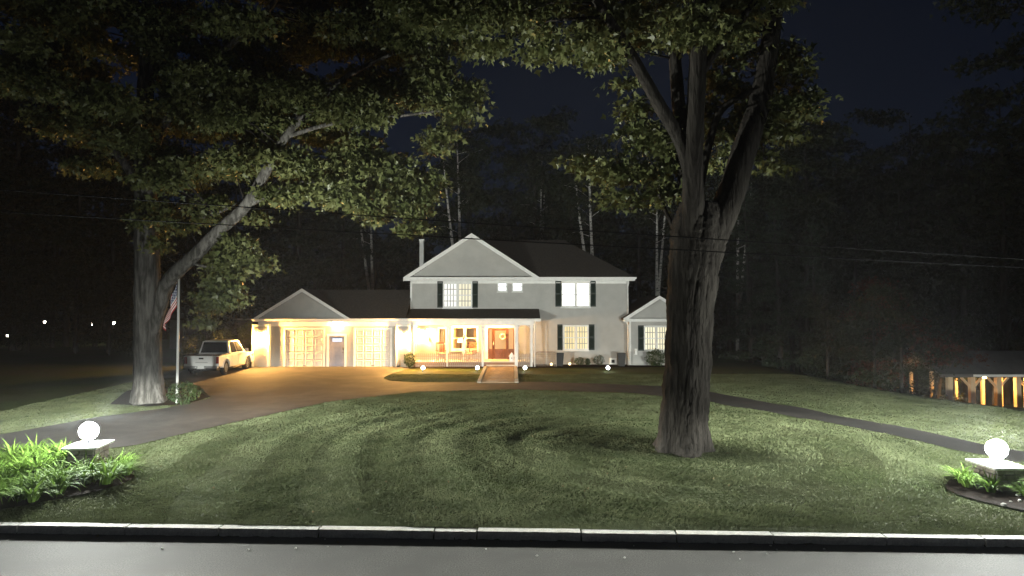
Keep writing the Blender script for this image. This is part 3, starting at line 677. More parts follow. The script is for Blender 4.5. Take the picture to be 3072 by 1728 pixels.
def shrub(g, r, label, n=900, lm='leaf_shrub', size=.06, name='shrub', cat='shrub', lift=.05, group=None):
    t = thing(name, g, label, cat, group)
    c = (g[0], g[1], g[2]+r[2]+lift); p, d = ball_pts(n, c, r)
    p[:, 2] = np.maximum(p[:, 2], g[2]+.02)
    leaf_cloud('foliage', p, d, size, M[lm], t, kind='stuff')
    mb = MB()
    for k in range(4): mb.tube([(g[0]+random.uniform(-.04, .04), g[1], g[2]-.05), (g[0]+random.uniform(-.5, .5)*r[0], g[1]+random.uniform(-.5, .5)*r[1], c[2])], [.02, .008], 5)
    mb.build('stem', M['bark_dark'], t)
    return t
g = P(1228, 1107, 41.75); g.z = H(g.x, g.y); shrub(g, (.34, .34, .43), 'dense dark clipped shrub beside the garage pilaster and porch', 1500)
for px, rr, lab in ((1738, (.30, .28, .24), 'low rounded shrub beside the warm globe light'), (1763, (.15, .15, .2), 'smallest rounded shrub, between two wider low shrubs'), (1797, (.36, .3, .3), 'wide loose shrub near the white wall vent')):
    g = P(px, 1098, 43.5); g.z = H(g.x, g.y); shrub(g, rr, lab, 800, size=.05)
g = P(1966, 1100, 42.7); g.z = H(g.x, g.y); shrub(g, (.62, .55, .5), 'large rounded bush below the wing window', 1900, size=.07)
g = P(545, 1168, 30.6); g = G(548, 1216); g.z = H(g.x, g.y); shrub(g, (.58, .5, .42), 'rounded low bush at the foot of the flagpole', 1100, size=.07)
for (x_, y_), rr, lab in (((-16.65, 43.0), (.62, .45, 1.35), 'tall upright evergreen shrub between the pickup truck and the garage corner'), ((-18.3, 43.2), (.8, .5, 1.1), 'upright leafy shrub behind the pickup truck cab'), ((-20.2, 43.6), (.9, .6, 1.0), 'broad leafy shrub behind the pickup truck bed')):
    shrub((x_, y_, H(x_, y_)), rr, lab, 2200, 'leaf', size=.11)
for px, lab in ((1679, 'tall black square planter beside the window with the warm panes'), (1864, 'tall black square planter at the house corner beside the wing')):
    g = P(px, 1100, 42.9); g.z = H(g.x, g.y); t = thing('planter', g, lab, 'planter')
    mb = MB(); h = .86; v = []
    for z, w in ((0, .19), (h, .25), (h, .21), (h-.12, .2)):
        v += [(g.x+sx*w, g.y+sy*w, g.z+z) for sx, sy in ((-1, -1), (1, -1), (1, 1), (-1, 1))]
    mb.add(v, [(4*k+i, 4*k+(i+1) % 4, 4*k+4+(i+1) % 4, 4*k+4+i) for k in range(3) for i in range(4)]+[(3, 2, 1, 0)]); mb.build('pot', M['planter'], t)
    mb = MB(); mb.bb(g.x-.2, g.x+.2, g.y-.2, g.y+.2, g.z+h-.16, g.z+h-.1); mb.build('soil', M['mulch'], t)
# ---------------------------------------------------------------- picket fence before the porch
fy = 42.18
def picket_run(a, b, lab):
    t = thing('picket_fence', ((a+b)/2, fy, H((a+b)/2, fy)), lab, 'fence'); z = GZ
    mb = MB(); mb.bb(a, b, fy+.015, fy+.05, z+.12, z+.18); mb.build('rail', M['picket'], t)
    mb = MB(); mb.bb(a, b, fy+.015, fy+.05, z+.70, z+.76); mb.build('rail', M['picket'], t)
    n = int((b-a)/.118); me = None
    for k in range(n+1):
        x = a+(b-a)*k/n
        if me is None:
            mb = MB(); mb.prism([(-.034, 0), (.034, 0), (.034, .84), (0, .90), (-.034, .84)], 1, -.011, .011); o = mb.build('picket', M['picket'], t); me = o.data
        else: o = link('picket', me, t)
        o.location = (x, fy, z+.03+random.uniform(-.008, .008))
picket_run(gr+.22, P(1340, 0, fy).x-.05, 'pale picket fence panel between the garage corner and first porch post')
picket_run(P(1346, 0, fy).x+.05, P(1444, 0, fy).x-.03, 'pale picket fence panel before the picture window')
picket_run(P(1556, 0, fy).x+.06, P(1590, 0, fy).x-.03, 'short pale picket fence panel between front steps and end post')
# arched wire fence
a, b = P(1604, 0, 42.3).x, P(1666, 0, 42.3).x; z = H(a, 42.3)
t = thing('wire_fence', ((a+b)/2, 42.3, z), 'low pale wire fence panel with rounded top corner beside the porch downpipe', 'fence')
ztop = z+.95; mb = MB(); arc = [(a+.25-.25*math.cos(k*math.pi/12), 42.3, ztop-.25+.25*math.sin(k*math.pi/12)) for k in range(7)]
mb.tube([(a, 42.3, z-.05)]+arc+[(b, 42.3, ztop), (b, 42.3, z-.05)], .028, 8); mb.build('frame', M['picket'], t)
mb = MB()
for k in range(1, 12): x = a+(b-a)*k/12; mb.tube([(x, 42.3, z), (x, 42.3, ztop-.02-(.2 if k < 2 else 0))], .008, 5)
for k in range(1, 8): mb.tube([(a, 42.3, z+k*.11), (b, 42.3, z+k*.11)], .008, 5)
mb.build('mesh', M['picket'], t)
# ---------------------------------------------------------------- porch things
def rocker(px, rz, lab, Y_=43.2):
    x = P(px, 0, Y_).x; t = thing('rocking_chair', (x, Y_, DZ), lab, 'chair', rz=rz)
    def part(name, f, m='red_chair'):
        mb = MB(); f(mb); return mb.build(name, M[m], t, local=True)
    part('seat', lambda q: q.box((0, 0, .42), (.52, .5, .035), rx=.06))
    for s in (-1, 1):
        part('rocker', lambda q, s=s: q.tube([(s*.25, -.42+.1*i, .02+.012*(i-4)**2*.5) for i in range(9)], .018, 6))
        part('leg', lambda q, s=s: q.tube([(s*.25, -.22, .06), (s*.25, -.22, .64)], .02, 6)); part('leg', lambda q, s=s: q.tube([(s*.25, .22, .06), (s*.25, .30, 1.1)], .02, 6))
        part('armrest', lambda q, s=s: q.box((s*.27, 0, .65), (.08, .56, .03)))
    for k in range(6): part('slat', lambda q, k=k: q.tube([(-.2+.08*k, .23, .46), (-.2+.08*k, .31, 1.08)], .018, 5))
    part('top_rail', lambda q: q.box((0, .31, 1.1), (.52, .03, .1)))
    part('cushion', lambda q: q.box((0, -.01, .465), (.46, .44, .06)), 'straw')
    return t
rocker(1415, R(-25), 'red slatted rocking chair on the porch under the picture window')
rocker(1327, R(20), 'red slatted rocking chair on the porch before the narrow window')
x = P(1394, 0, 43.3).x; t = thing('pedestal', (x, 43.3, DZ), 'slim white pedestal on the porch before the picture window', 'pedestal')
zt = P(1394, 1019, 43.3).z
mb = MB(); mb.bb(x-.16, x+.16, 43.14, 43.46, DZ, DZ+.08); mb.build('foot', M['white_paint'], t)
mb = MB(); mb.bb(x-.1, x+.1, 43.2, 43.4, DZ+.08, zt-.05); mb.build('shaft', M['white_paint'], t)
mb = MB(); mb.bb(x-.13, x+.13, 43.17, 43.43, zt-.05, zt); mb.build('top', M['white_paint'], t)
t = thing('bird_statue', (x, 43.3, zt), 'small dark bird figure standing on the white pedestal', 'figurine')
mb = MB(); mb.tube([(x-.09, 43.3, zt), (x-.03, 43.3, zt+.05), (x+.05, 43.3, zt+.16), (x+.06, 43.3, zt+.24), (x+.02, 43.3, zt+.33), (x+.0, 43.3, zt+.36)], [.03, .05, .045, .03, .028, .008], 8); mb.build('body', M['black_metal'], t)
mb = MB(); mb.tube([(x, 43.3, zt+.34), (x-.05, 43.3, zt+.35)], [.015, .003], 6); mb.build('beak', M['black_metal'], t)
c = P(1288, 1016, YM-.03); t = thing('wall_ornament', c, 'dark lizard shaped ornament hung on the bright porch wall', 'ornament')
mb = MB(); mb.tube([(c.x-.06, c.y, c.z+.2), (c.x-.02, c.y-.01, c.z+.08), (c.x+.01, c.y-.02, c.z-.05), (c.x+.04, c.y-.02, c.z-.15), (c.x+.05, c.y-.02, c.z-.2)], [.012, .025, .035, .04, .025], 8); mb.build('body', M['black_metal'], t)
for s in (-1, 1):
    for dz in (.0, -.12):
        mb = MB(); mb.tube([(c.x+.01, c.y-.01, c.z+dz), (c.x+.01+s*.07, c.y-.01, c.z+dz-.03)], [.012, .006], 5); mb.build('foot', M['black_metal'], t)
c = P(1508, 1010, YM-.06); mb = MB(); seg = 24; pts = [(c.x+.16*math.cos(2*math.pi*k/seg), c.y, c.z+.16*math.sin(2*math.pi*k/seg)) for k in range(seg+1)]
mb.tube(pts, [.055*(1+.12*math.sin(k*5)) for k in range(seg+1)], 8, cap=False); tag(mb.build('wreath', M['straw']), 'round pale straw wreath hanging on the wooden front door', 'wreath')
bh = P(1535, 1075, 42.7); x, y_ = bh.x, 42.75; t = thing('birdhouse', (x, y_, DZ), 'white house shaped lantern with pointed roof standing on the porch floor by the door', 'birdhouse')
mb = MB(); mb.bb(x-.14, x+.14, y_-.12, y_+.12, DZ, DZ+.32); mb.build('body', M['white_paint'], t)
mb = MB(); mb.prism([(x-.18, DZ+.31), (x+.18, DZ+.31), (x, DZ+.56)], 1, y_-.15, y_+.15); mb.build('roof', M['white_paint'], t)
mb = MB(); mb.lathe((0, 0, 0), [(.035, 0), (.035, .01)], 10); o = mb.build('hole', M['black_metal'], t); o.location = (x, y_-.12, DZ+.2); o.rotation_euler = (R(90), 0, 0)
x0_, x1_ = P(1466, 0, 43).x, P(1527, 0, 43).x; mb = MB(); mb.bb(x0_, x1_, 42.75, 43.6, DZ+.002, DZ+.022); tag(mb.build('doormat', M['straw'], bevel=.008), 'wide pale doormat on the porch before the front door', 'doormat')
# little garden ornaments by the pilaster
c = P(1195, 1103, 42.0); c.z = H(c.x, c.y)+.03; t = thing('garden_gnome', c, 'small pale garden figure on a dark block before the garage pilaster', 'figurine')
mb = MB(); mb.bb(c.x-.1, c.x+.1, c.y-.1, c.y+.1, c.z-.03, c.z+.1); mb.build('block', M['planter'], t)
mb = MB(); mb.lathe((c.x, c.y, c.z+.1), [(.09, 0), (.1, .08), (.06, .18), (.065, .22), (.06, .27), (.02, .38), (.004, .42)], 12); mb.build('figure', M['edge_stone'], t, smooth=True)
# ---------------------------------------------------------------- flagpole
g = G(531, 1211); tp = P(537, 836, g.y+.03)
t = thing('flagpole', g, 'white flagpole with a limp striped flag beside the big old tree', 'flagpole')
mb = MB(); mb.tube([(g.x, g.y, g.z-.1), tuple(tp)], [.055, .042], 10); mb.build('pole', M['pole'], t)
mb = MB(); mb.sphere(tuple(tp+Vector((0, 0, .05))), .06, 10, 8); mb.build('finial', M['pole'], t)
def flagmat():
    m = bpy.data.materials.new('flag_cloth'); m.use_nodes = True; n = m.node_tree.nodes; l = m.node_tree.links
    at = n.new('ShaderNodeAttribute'); at.attribute_name = 'Col'; l.new(at.outputs['Color'], n['Principled BSDF'].inputs['Base Color']); n['Principled BSDF'].inputs['Roughness'].default_value = .9; return m
nu, nv = 44, 52; top = tp-Vector((0, 0, .12)); v = []; cols = []
for j in range(nv+1):
    for i in range(nu+1):
        u_, w_ = i/nu, j/nv         # u along the fly, w down the hoist
        drop = 1.25*u_**.9; out = .52*math.sin(u_*math.pi*.5)*(.55+.45*w_)
        fold = .10*math.sin(u_*11+w_*2.5)*u_; 
        p = Vector((top.x-.05-out*.85+.06*math.sin(u_*9+w_*4)*u_, top.y-.05+fold-.06*u_, top.z-1.0*w_*(1-.15*u_)-drop*.9))
        v.append(p)
mb = MB(); mb.add(v, [(j*(nu+1)+i, j*(nu+1)+i+1, (j+1)*(nu+1)+i+1, (j+1)*(nu+1)+i) for j in range(nv) for i in range(nu)])
fl = mb.build('flag', flagmat(), t, smooth=True); at = fl.data.color_attributes.new('Col', 'FLOAT_COLOR', 'POINT')
for j in range(nv+1):
    for i in range(nu+1):
        s = min(int(j/nv*13), 12)
        col = (.42, .03, .03) if s % 2 == 0 else (.72, .70, .66)
        if i/nu < .4 and s < 7:
            star = ((i*1.0+ (j//3 % 2)*2) % 4 < 1.2) and (j % 4 < 1.3); col = (.7, .7, .68) if star else (.02, .03, .10)
        at.data[j*(nu+1)+i].color = (*col, 1)
# ---------------------------------------------------------------- pickup truck
rw = G(672, 1126)
TW, TL, WB, WR_ = 1.86, 5.45, 3.35, .39
tr = thing('pickup_truck', (rw.x-TW/2+.12, rw.y, rw.z+.03), 'white crew cab pickup truck parked beside the garage', 'pickup truck', rz=R(2))
def tp_(name, mb, m, parent=tr, **k): return mb.build(name, M[m], parent, local=True, **k)
# local: y forward from rear axle, x to the right
def side_profile():
    pts = [(-1.05, .55), (-1.05, 1.08), (.62, 1.10), (.62, 1.08), (3.0, 1.08), (4.25, 1.02), (4.42, .85), (4.42, .45)]
    def arch(c, r, n=9): return [(c+r*math.cos(math.pi*k/n), .42+r*math.sin(math.pi*k/n)*.95) for k in range(n+1)]
    low = [(WB+.48, .42)]+arch(WB, .47)+[(WB-.48, .40)]+[(.48, .40)]+arch(0, .47)+[(-.48, .48)]
    return pts+low
mb = MB(); pf = side_profile(); mb.prism(pf, 0, -TW/2, TW/2); tp_('body', mb, 'truck_paint', bevel=.03)
v = []; mb = MB()
cab = [(.66, 1.075, .82), (.74, 1.80, .66), (2.35, 1.82, .64), (3.05, 1.075, .80)]   # y, z, half width
secs = [(.62, 1.07, .86, 1.07), ]
lo = [(-.87, .62, 1.06), (.87, .62, 1.06), (.87, 3.12, 1.06), (-.87, 3.12, 1.06)]; hi = [(-.70, .80, 1.80), (.70, .80, 1.80), (.70, 2.30, 1.80), (-.70, 2.30, 1.80)]; ht = [(-.60, .92, 1.845), (.60, .92, 1.845), (.60, 2.15, 1.845), (-.60, 2.15, 1.845)]
mb.add(lo+hi+ht, [(0, 1, 5, 4), (1, 2, 6, 5), (2, 3, 7, 6), (3, 0, 4, 7), (4, 5, 9, 8), (5, 6, 10, 9), (6, 7, 11, 10), (7, 4, 8, 11), (8, 9, 10, 11)]); tp_('cab', mb, 'truck_paint', bevel=.02)
def lerp(a, b, t): return tuple(a[i]+(b[i]-a[i])*t for i in range(3))
def glass_on(q4, u0, u1, w0, w1, name, off):
    a, b, c, d = q4
    pt = [lerp(lerp(a, b, u), lerp(d, c, u), w) for u, w in ((u0, w0), (u1, w0), (u1, w1), (u0, w1))]
    pt = [tuple(p[i]+off[i] for i in range(3)) for p in pt]; mb = MB(); mb.add(pt, [(0, 1, 2, 3)]); return tp_(name, mb, 'car_glass')
glass_on((lo[0], lo[1], hi[1], hi[0]), .06, .94, .14, .93, 'rear_window', (0, -.012, .004))
glass_on((lo[1], lo[2], hi[2], hi[1]), .10, .44, .14, .92, 'side_window', (.012, 0, .004)); glass_on((lo[1], lo[2], hi[2], hi[1]), .49, .90, .14, .92, 'side_window', (.012, 0, .004))
glass_on((lo[3], lo[0], hi[0], hi[3]), .10, .52, .14, .92, 'side_window', (-.012, 0, .004)); glass_on((lo[2], lo[3], hi[3], hi[2]), .06, .94, .1, .93, 'windscreen', (0, .012, .004))
mb = MB(); mb.bb(-.76, .76, -.95, .55, 1.085, 1.09); tp_('bed_opening', mb, 'black_plastic')
for s in (-1, 1):
    mb = MB(); mb.bb(s*.93-.09, s*.93+.0 if s > 0 else s*.93+.09, -.98, .6, 1.09, 1.135); tp_('bed_rail', mb, 'black_plastic', bevel=.01)
mb = MB(); mb.bb(-.72, .72, -1.085, -1.045, .60, 1.10); tg = tp_('tailgate', mb, 'truck_paint', bevel=.015)
mb = MB(); mb.bb(-.12, .12, -1.10, -1.08, .92, 1.0); mb.build('handle', M['black_plastic'], tg, local=True)
mb = MB(); mb.bb(-.30, .34, -1.089, -1.084, .735, .765); mb.build('badge', M['grey_metal'], tg, local=True)
for s in (-1, 1):
    mb = MB(); mb.bb(s*.83-.075, s*.83+.085, -1.075, -.92, .68, 1.05); tp_('tail_light', mb, 'tail_red', bevel=.015)
mb = MB(); mb.bb(-.9, -.24, -1.17, -1.0, .44, .56); mb.bb(.24, .9, -1.17, -1.0, .44, .56); mb.bb(-.24, .24, -1.12, -1.0, .40, .52); bp = tp_('bumper', mb, 'grey_metal', bevel=.02)
mb = MB(); mb.bb(-.17, .17, -1.135, -1.122, .42, .56); tp_('number_plate', mb, 'plate')
mb = MB(); mb.bb(-.03, .03, -1.24, -1.0, .34, .40); tp_('tow_hitch', mb, 'black_metal')
mb = MB(); mb.bb(-.75, .75, -.9, 4.2, .30, .5); tp_('chassis', mb, 'black_plastic')
for s in (-1, 1):
    for yy in (0, WB):
        c = (s*(TW/2-.13), yy, WR_); mb = MB(); prof = [(.24, -.12), (.35, -.125), (WR_, -.08), (WR_, .08), (.35, .125), (.24, .12)]
        seg = 28; v = [(c[0]+z, c[1]+r_*math.cos(2*math.pi*k/seg), c[2]+r_*math.sin(2*math.pi*k/seg)) for r_, z in prof for k in range(seg)]; n_ = len(prof)
        mb.add(v, [(i*seg+k, i*seg+(k+1) % seg, (i+1)*seg+(k+1) % seg, (i+1)*seg+k) for i in range(n_-1) for k in range(seg)]); mb.sm = True
        wh = tp_('wheel', mb, 'rubber')
        mb = MB(); 
        for k in range(6):
            a_ = 2*math.pi*k/6; mb.box((c[0]+s*.08, c[1]+.13*math.cos(a_), c[2]+.13*math.sin(a_)), (.04, .22, .06), rx=a_)
        seg = 20; v = [(c[0]+s*.06+dx*s, c[1]+r_*math.cos(2*math.pi*k/seg), c[2]+r_*math.sin(2*math.pi*k/seg)) for r_, dx in ((.245, .05), (.22, .05), (.2, -.03), (.05, -.03)) for k in range(seg)]
        mb.add(v, [(i*seg+k, i*seg+(k+1) % seg, (i+1)*seg+(k+1) % seg, (i+1)*seg+k) for i in range(3) for k in range(seg)]); mb.build('rim', M['rim'], wh, local=True)
    # arch trim, mirror, doors
    for yy in (0, WB):
        pts = [(s*(TW/2+.01), yy+.49*math.cos(math.pi*k/10), .42+.48*math.sin(math.pi*k/10)) for k in range(11)]; mb = MB(); mb.tube(pts, .035, 6); tp_('arch_trim', mb, 'truck_paint')
    mb = MB(); mb.box((s*1.05, 2.72, 1.22), (.2, .1, .18)); tp_('mirror', mb, 'truck_paint', bevel=.03)
    for y0, y1 in ((.78, 1.72), (1.75, 2.85)):
        mb = MB(); xx = s*(TW/2+.004); mb.bb(xx-.012, xx+.012, y0, y1, .50, 1.05); dr = tp_('door', mb, 'truck_paint', bevel=.01)
        mb = MB(); mb.bb(xx+s*.012-.012, xx+s*.012+.012, y0+.06, y0+.26, .92, .96); mb.build('handle', M['truck_paint'], dr, local=True)
    mb = MB(); mb.bb(s*.97-.06, s*.97+.06, .7, 2.7, .34, .40); tp_('running_board', mb, 'black_plastic', bevel=.02)
    mb = MB(); mb.bb(s*.80-.13, s*.80+.13, 4.36, 4.44, .80, .96); tp_('headlight', mb, 'car_glass')
    mb = MB(); mb.bb(s*(TW/2)-.008, s*(TW/2)+.008, 4.0, 4.22, .78, .90); tp_('side_marker', mb, 'black_plastic')
# ---------------------------------------------------------------- pillars with globe flood lamps
glob_m = em('flood_globe_glass', (.90, .96, 1), FLOOD_GLOBE)
for k, (x, y, zs, rot) in enumerate(LAMPS):
    z = H(x, y); side = 'on the driveway side with the flagpole' if k == 0 else 'near the trunk of the forked tree'
    lab = ('broad low stone lamp pillar with pale capstone among the larger daylily bed', 'broad low stone lamp pillar with pale capstone beside the sparse daylily bed')[k]
    t = thing('lamp_pillar', (x, y, z), lab, 'pillar', rz=R(rot)); h = zs-z
    rows = 4; hh_ = (h-.05)/rows
    core = MB(); core.bb(-.27, .27, -.35, .35, -.1, h-.055); core.build('core', M['mulch'], t, local=True)
    for r_ in range(rows):
        for (ax0, ax1, fx, fy_) in ((-.3, .3, 0, -.38), (-.3, .3, 0, .38), (-.38, .38, .3, 0), (-.38, .38, -.3, 0)):
            p_ = ax0; 
            while p_ < ax1-.02:
                L = min(random.uniform(.16, .3), ax1-p_); L = ax1-p_ if ax1-p_-L < .1 else L
                mb = MB(); d_ = random.uniform(0, .018)
                if fx == 0: mb.box((p_+L/2, fy_+(d_ if fy_ < 0 else -d_), r_*hh_+hh_/2), (L-.012, .07, hh_-.012))
                else: mb.box((fx+(-d_ if fx > 0 else d_), p_+L/2, r_*hh_+hh_/2), (.07, L-.012, hh_-.012))
                mb.build('stone', M['stone'], t, local=True, bevel=.01); p_ += L
    mb = MB(); mb.bb(-.40, .40, -.50, .50, h-.055, h); mb.build('capstone', M['slab'], t, local=True, bevel=.012)
    lab = ('glowing white globe flood lamp on the pillar of the larger daylily bed', 'glowing white globe flood lamp on the pillar of the sparse daylily bed')[k]
    l = thing('globe_lamp', (x, y, zs), lab, 'lamp'); 
    mb = MB(); mb.lathe((x, y, zs), [(.11, 0), (.11, .015), (.05, .03)], 16); mb.build('base_plate', M['black_metal'], l)
    mb = MB(); mb.lathe((x, y, zs+.03), [(.03, 0), (.03, .05), (.07, .09)], 12); mb.build('stem', M['black_metal'], l)
    zc = zs+.32; mb = MB(); mb.sphere((x, y, zc), .215, 24, 14); mb.build('globe', glob_m, l)
    # added bodiless point light above the globe, hand-shaped towards house, lawn and crowns
    sp = bpy.data.lights.new('added_beam', 'POINT'); sp.energy = 4*math.pi; sp.color = (.97, 1, .92); sp.shadow_soft_size = .10
    ax = (Vector((-1.5 if k == 0 else 1.0, 44, 0))-Vector((x, y, 0))).normalized()
    so_ = link('added_beam', sp, l); so_.location = Vector((x, y, zc+.33))
    sp.use_nodes = True; n_ = sp.node_tree.nodes; l_ = sp.node_tree.links; e_n = n_['Emission']
    tc = n_.new('ShaderNodeTexCoord'); sx_ = n_.new('ShaderNodeSeparateXYZ'); l_.new(tc.outputs['Normal'], sx_.inputs[0])
    def mth(op, a, b=None, c=None):
        m_ = n_.new('ShaderNodeMath'); m_.operation = op
        for i_, v_ in enumerate((a, b, c)):
            if v_ is None: continue
            if isinstance(v_, (int, float)): m_.inputs[i_].default_value = v_
            else: l_.new(v_, m_.inputs[i_])
        return m_.outputs[0]
    def ramp_(v_, a, b, lo_=0, hi_=1):
        m_ = n_.new('ShaderNodeMapRange'); m_.interpolation_type = 'SMOOTHSTEP'; l_.new(v_, m_.inputs[0])
        for i_, w_ in zip((1, 2, 3, 4), (a, b, lo_, hi_)): m_.inputs[i_].default_value = w_
        return m_.outputs[0]
    X_, Y_, Z_ = sx_.outputs
    azc = mth('DIVIDE', mth('ADD', mth('MULTIPLY', X_, ax.x), mth('MULTIPLY', Y_, ax.y)), mth('SQRT', mth('MAXIMUM', mth('SUBTRACT', 1, mth('MULTIPLY', Z_, Z_)), .01)))
    down = mth('MINIMUM', mth('MAXIMUM', mth('DIVIDE', FLOOD_E0, mth('POWER', mth('MAXIMUM', mth('MULTIPLY', Z_, -1), .01), 2.2)), 60), FLOOD_CAP)
    if k == 1:                                           # added dimming of the beam towards the forked tree, keeping its trunk dark
        ty_ = (Vector((TREE[0], TREE[1], 0))-Vector((x, y, 0))).normalized()
        dt = mth('ADD', mth('MULTIPLY', X_, ty_.x), mth('MULTIPLY', Y_, ty_.y)); down = mth('MULTIPLY', down, ramp_(dt, .955, .99, 1, .22))
    low = mth('MULTIPLY', ramp_(azc, .88, .985), ramp_(Z_, .45, .2, 0, FLOOD_HOUSE))
    ca = Vector((math.sin(R(48)), math.cos(R(48)), 0)) if k == 0 else ax
    czc = mth('DIVIDE', mth('ADD', mth('MULTIPLY', X_, ca.x), mth('MULTIPLY', Y_, ca.y)), mth('SQRT', mth('MAXIMUM', mth('SUBTRACT', 1, mth('MULTIPLY', Z_, Z_)), .01)))
    can = mth('MULTIPLY', ramp_(czc, .4, .88, .06, 1), mth('MULTIPLY', ramp_(Z_, .18, .5, .05, 1), ramp_(Z_, .62, .82, FLOOD_UP, FLOOD_UP*.08)))
    if k == 1:
        dn = mth('DIVIDE', dt, mth('SQRT', mth('MAXIMUM', mth('SUBTRACT', 1, mth('MULTIPLY', Z_, Z_)), .01))); can = mth('MULTIPLY', can, ramp_(dn, .93, .985, 1, .3))  # same added dimming towards the tree for the upward light
    up = mth('ADD', mth('ADD', low, can), ramp_(Z_, .42, .25, 0, 120))
    w_up = ramp_(Z_, -.09, .04)
    st = mth('ADD', mth('MULTIPLY', up, w_up), mth('MULTIPLY', down, mth('SUBTRACT', 1, w_up)))
    l_.new(st, e_n.inputs['Strength'])
# ---------------------------------------------------------------- daylilies
def lily_mesh(seed, n=46):
    r_ = random.Random(seed); mb = MB()
    for k in range(n):
        a = r_.uniform(0, 2*math.pi); L = r_.uniform(.38, .66); w = r_.uniform(.013, .024); lean = r_.uniform(.45, 1.25); cx_, sx_ = math.cos(a), math.sin(a); b0 = r_.uniform(0, .09)
        v = []; sg = 5; x = b0; z = 0; ang_ = math.pi/2-lean*.35
        for i in range(sg+1):
            ww_ = w*(1-(i/sg)**2*.95)*(1 if i else .7); v += [(cx_*x-sx_*ww_, sx_*x+cx_*ww_, z), (cx_*x+sx_*ww_, sx_*x-cx_*ww_, z)]
            x += L/sg*math.cos(ang_); z += L/sg*math.sin(ang_); ang_ -= lean*.42
        mb.add(v, [(2*i, 2*i+1, 2*i+3, 2*i+2) for i in range(sg)])
    me = bpy.data.meshes.new('daylily'); me.from_pydata(mb.v, [], mb.f); me.materials.append(M['leaf_daylily']); return me
LM = [lily_mesh(s) for s in range(5)]
def lily(x, y, s, lab, grp):
    o = bpy.data.objects.new('daylily', random.choice(LM)); COL.objects.link(o); o.location = (x, y, H(x, y)+.03); o.rotation_euler = (0, 0, random.uniform(0, 6)); o.scale = (s, s, s*random.uniform(.75, .98)); tag(o, lab, 'plant', grp)
def lily_bed(poly, lamp, n, lab, grp, dmin, near_only=None):
    xs_ = [p[0] for p in poly]; ys_ = [p[1] for p in poly]; got = []; tries = 0
    while len(got) < n and tries < 6000:
        tries += 1; x = random.uniform(min(xs_), max(xs_)); y = random.uniform(min(ys_), max(ys_))
        if not inpoly(poly, np.array([x]), np.array([y]))[0] or (abs(x-lamp[0]) < .58 and abs(y-lamp[1]) < .68): continue
        if near_only and not near_only(x, y): continue
        if any((x-a)**2+(y-b)**2 < dmin**2 for a, b in got): continue
        got.append((x, y)); lily(x, y, random.uniform(1.05, 1.5), lab, grp)
lily_bed(BED_L, LAMPS[0], 125, 'arching green daylily clump in the crowded bed round the lamp pillar', 'daylilies in the crowded bed', .29, lambda x, y: y > 13.95 and x < -9.25 and not (x > -9.9 and y < 15.7) and not (x > -11 and y < 14.5))
for lx, ly in ((10.30, 15.80), (10.22, 15.45), (10.45, 15.05), (11.0, 14.72), (11.35, 14.55), (11.75, 14.7), (11.75, 15.15), (12.1, 14.95), (11.2, 14.3), (11.75, 14.35), (12.3, 14.5), (11.85, 15.6), (12.2, 15.3)):
    lily(lx, ly, random.uniform(.85, 1.2), 'arching green daylily clump in the sparse bed round the lamp pillar', 'daylilies in the sparse bed')
for k in range(14):                                      # pale stones lying in the sparse bed
    x = random.uniform(10.0, 11.6); y = random.uniform(13.6, 14.9)
    if not inpoly(BED_R, np.array([x]), np.array([y]))[0]: continue
    r_ = random.uniform(.03, .065); mb = MB(); mb.sphere((0, 0, r_*.35), r_, 8, 6, (1, random.uniform(.6, .9), .6)); o = mb.build('bed_stone', M['granite'], smooth=False)
    o.location = (x, y, H(x, y)+.035); o.rotation_euler = (0, 0, random.uniform(0, 6)); tag(o, 'small pale stone lying on the mulch of the sparse daylily bed', 'stone', 'stones in the sparse bed')
# ---------------------------------------------------------------- utility wires and poles
YWI = 13.9
poles = []
for x in (-21, 21):
    t = thing('utility_pole', (x, YWI, H(x, YWI)), 'tall wooden utility pole at the road edge, carrying two wires '+('on the driveway side' if x < 0 else 'on the far side'), 'utility pole')
    mb = MB(); mb.tube([(x, YWI, -.2), (x, YWI, 9.5)], [.16, .11], 12); mb.build('shaft', M['pole_wood'], t)
    mb = MB(); mb.bb(x-.08, x+.08, YWI-.9, YWI+.9, 8.8, 8.92); mb.build('crossarm', M['pole_wood'], t)
for (p0, p1), lab in ((((486, 604), (2700, 754)), 'upper thin black utility wire crossing before the house'), (((476, 663), (2700, 784)), 'lower thin black utility wire crossing before the house')):
    a = P(*p0, YWI); b = P(*p1, YWI); pts = []
    for k in range(41):
        x = -21+42*k/40; z = a.z+(b.z-a.z)*(x-a.x)/(b.x-a.x); s = ((x/21)**2-.12)*.12; pts.append((x, YWI, z+s))
    mb = MB(); mb.tube(pts, .0125, 6); tag(mb.build('utility_wire', M['wire']), lab, 'wire')
# ---------------------------------------------------------------- neighbouring buildings and far lamps
nb_ = P(700, 1040, 62); zb = H(nb_.x, 62)-.2
t = thing('neighbour_house', (nb_.x-3, 66, zb), 'dark low neighbouring house with white eaves behind the pickup truck', 'house')
x0, x1 = P(520, 0, 62).x, P(765, 0, 62).x
mb = MB(); mb.bb(x0, x1, 62.4, 70, zb, P(0, 956, 62.4).z); mb.build('wall', M['dark_wall'], t)
e1 = P(700, 955, 62).z; e2 = P(700, 918, 64).z
mb = MB(); mb.slab([(x0-.4, 61.9, e1), (x1+.3, 61.9, e1), (x1+.3, 66, e1+2), (x0-.4, 66, e1+2)], .15); mb.slab([(x0-.4, 70.2, e1), (x0-.4, 66, e1+2), (x1+.3, 66, e1+2), (x1+.3, 70.2, e1)], .15); mb.build('roof', M['roof'], t)
mb = MB(); mb.bb(P(600, 0, 62).x, x1+.3, 61.8, 61.89, e1-.16, e1-.02); mb.build('fascia', M['white_paint'], t)
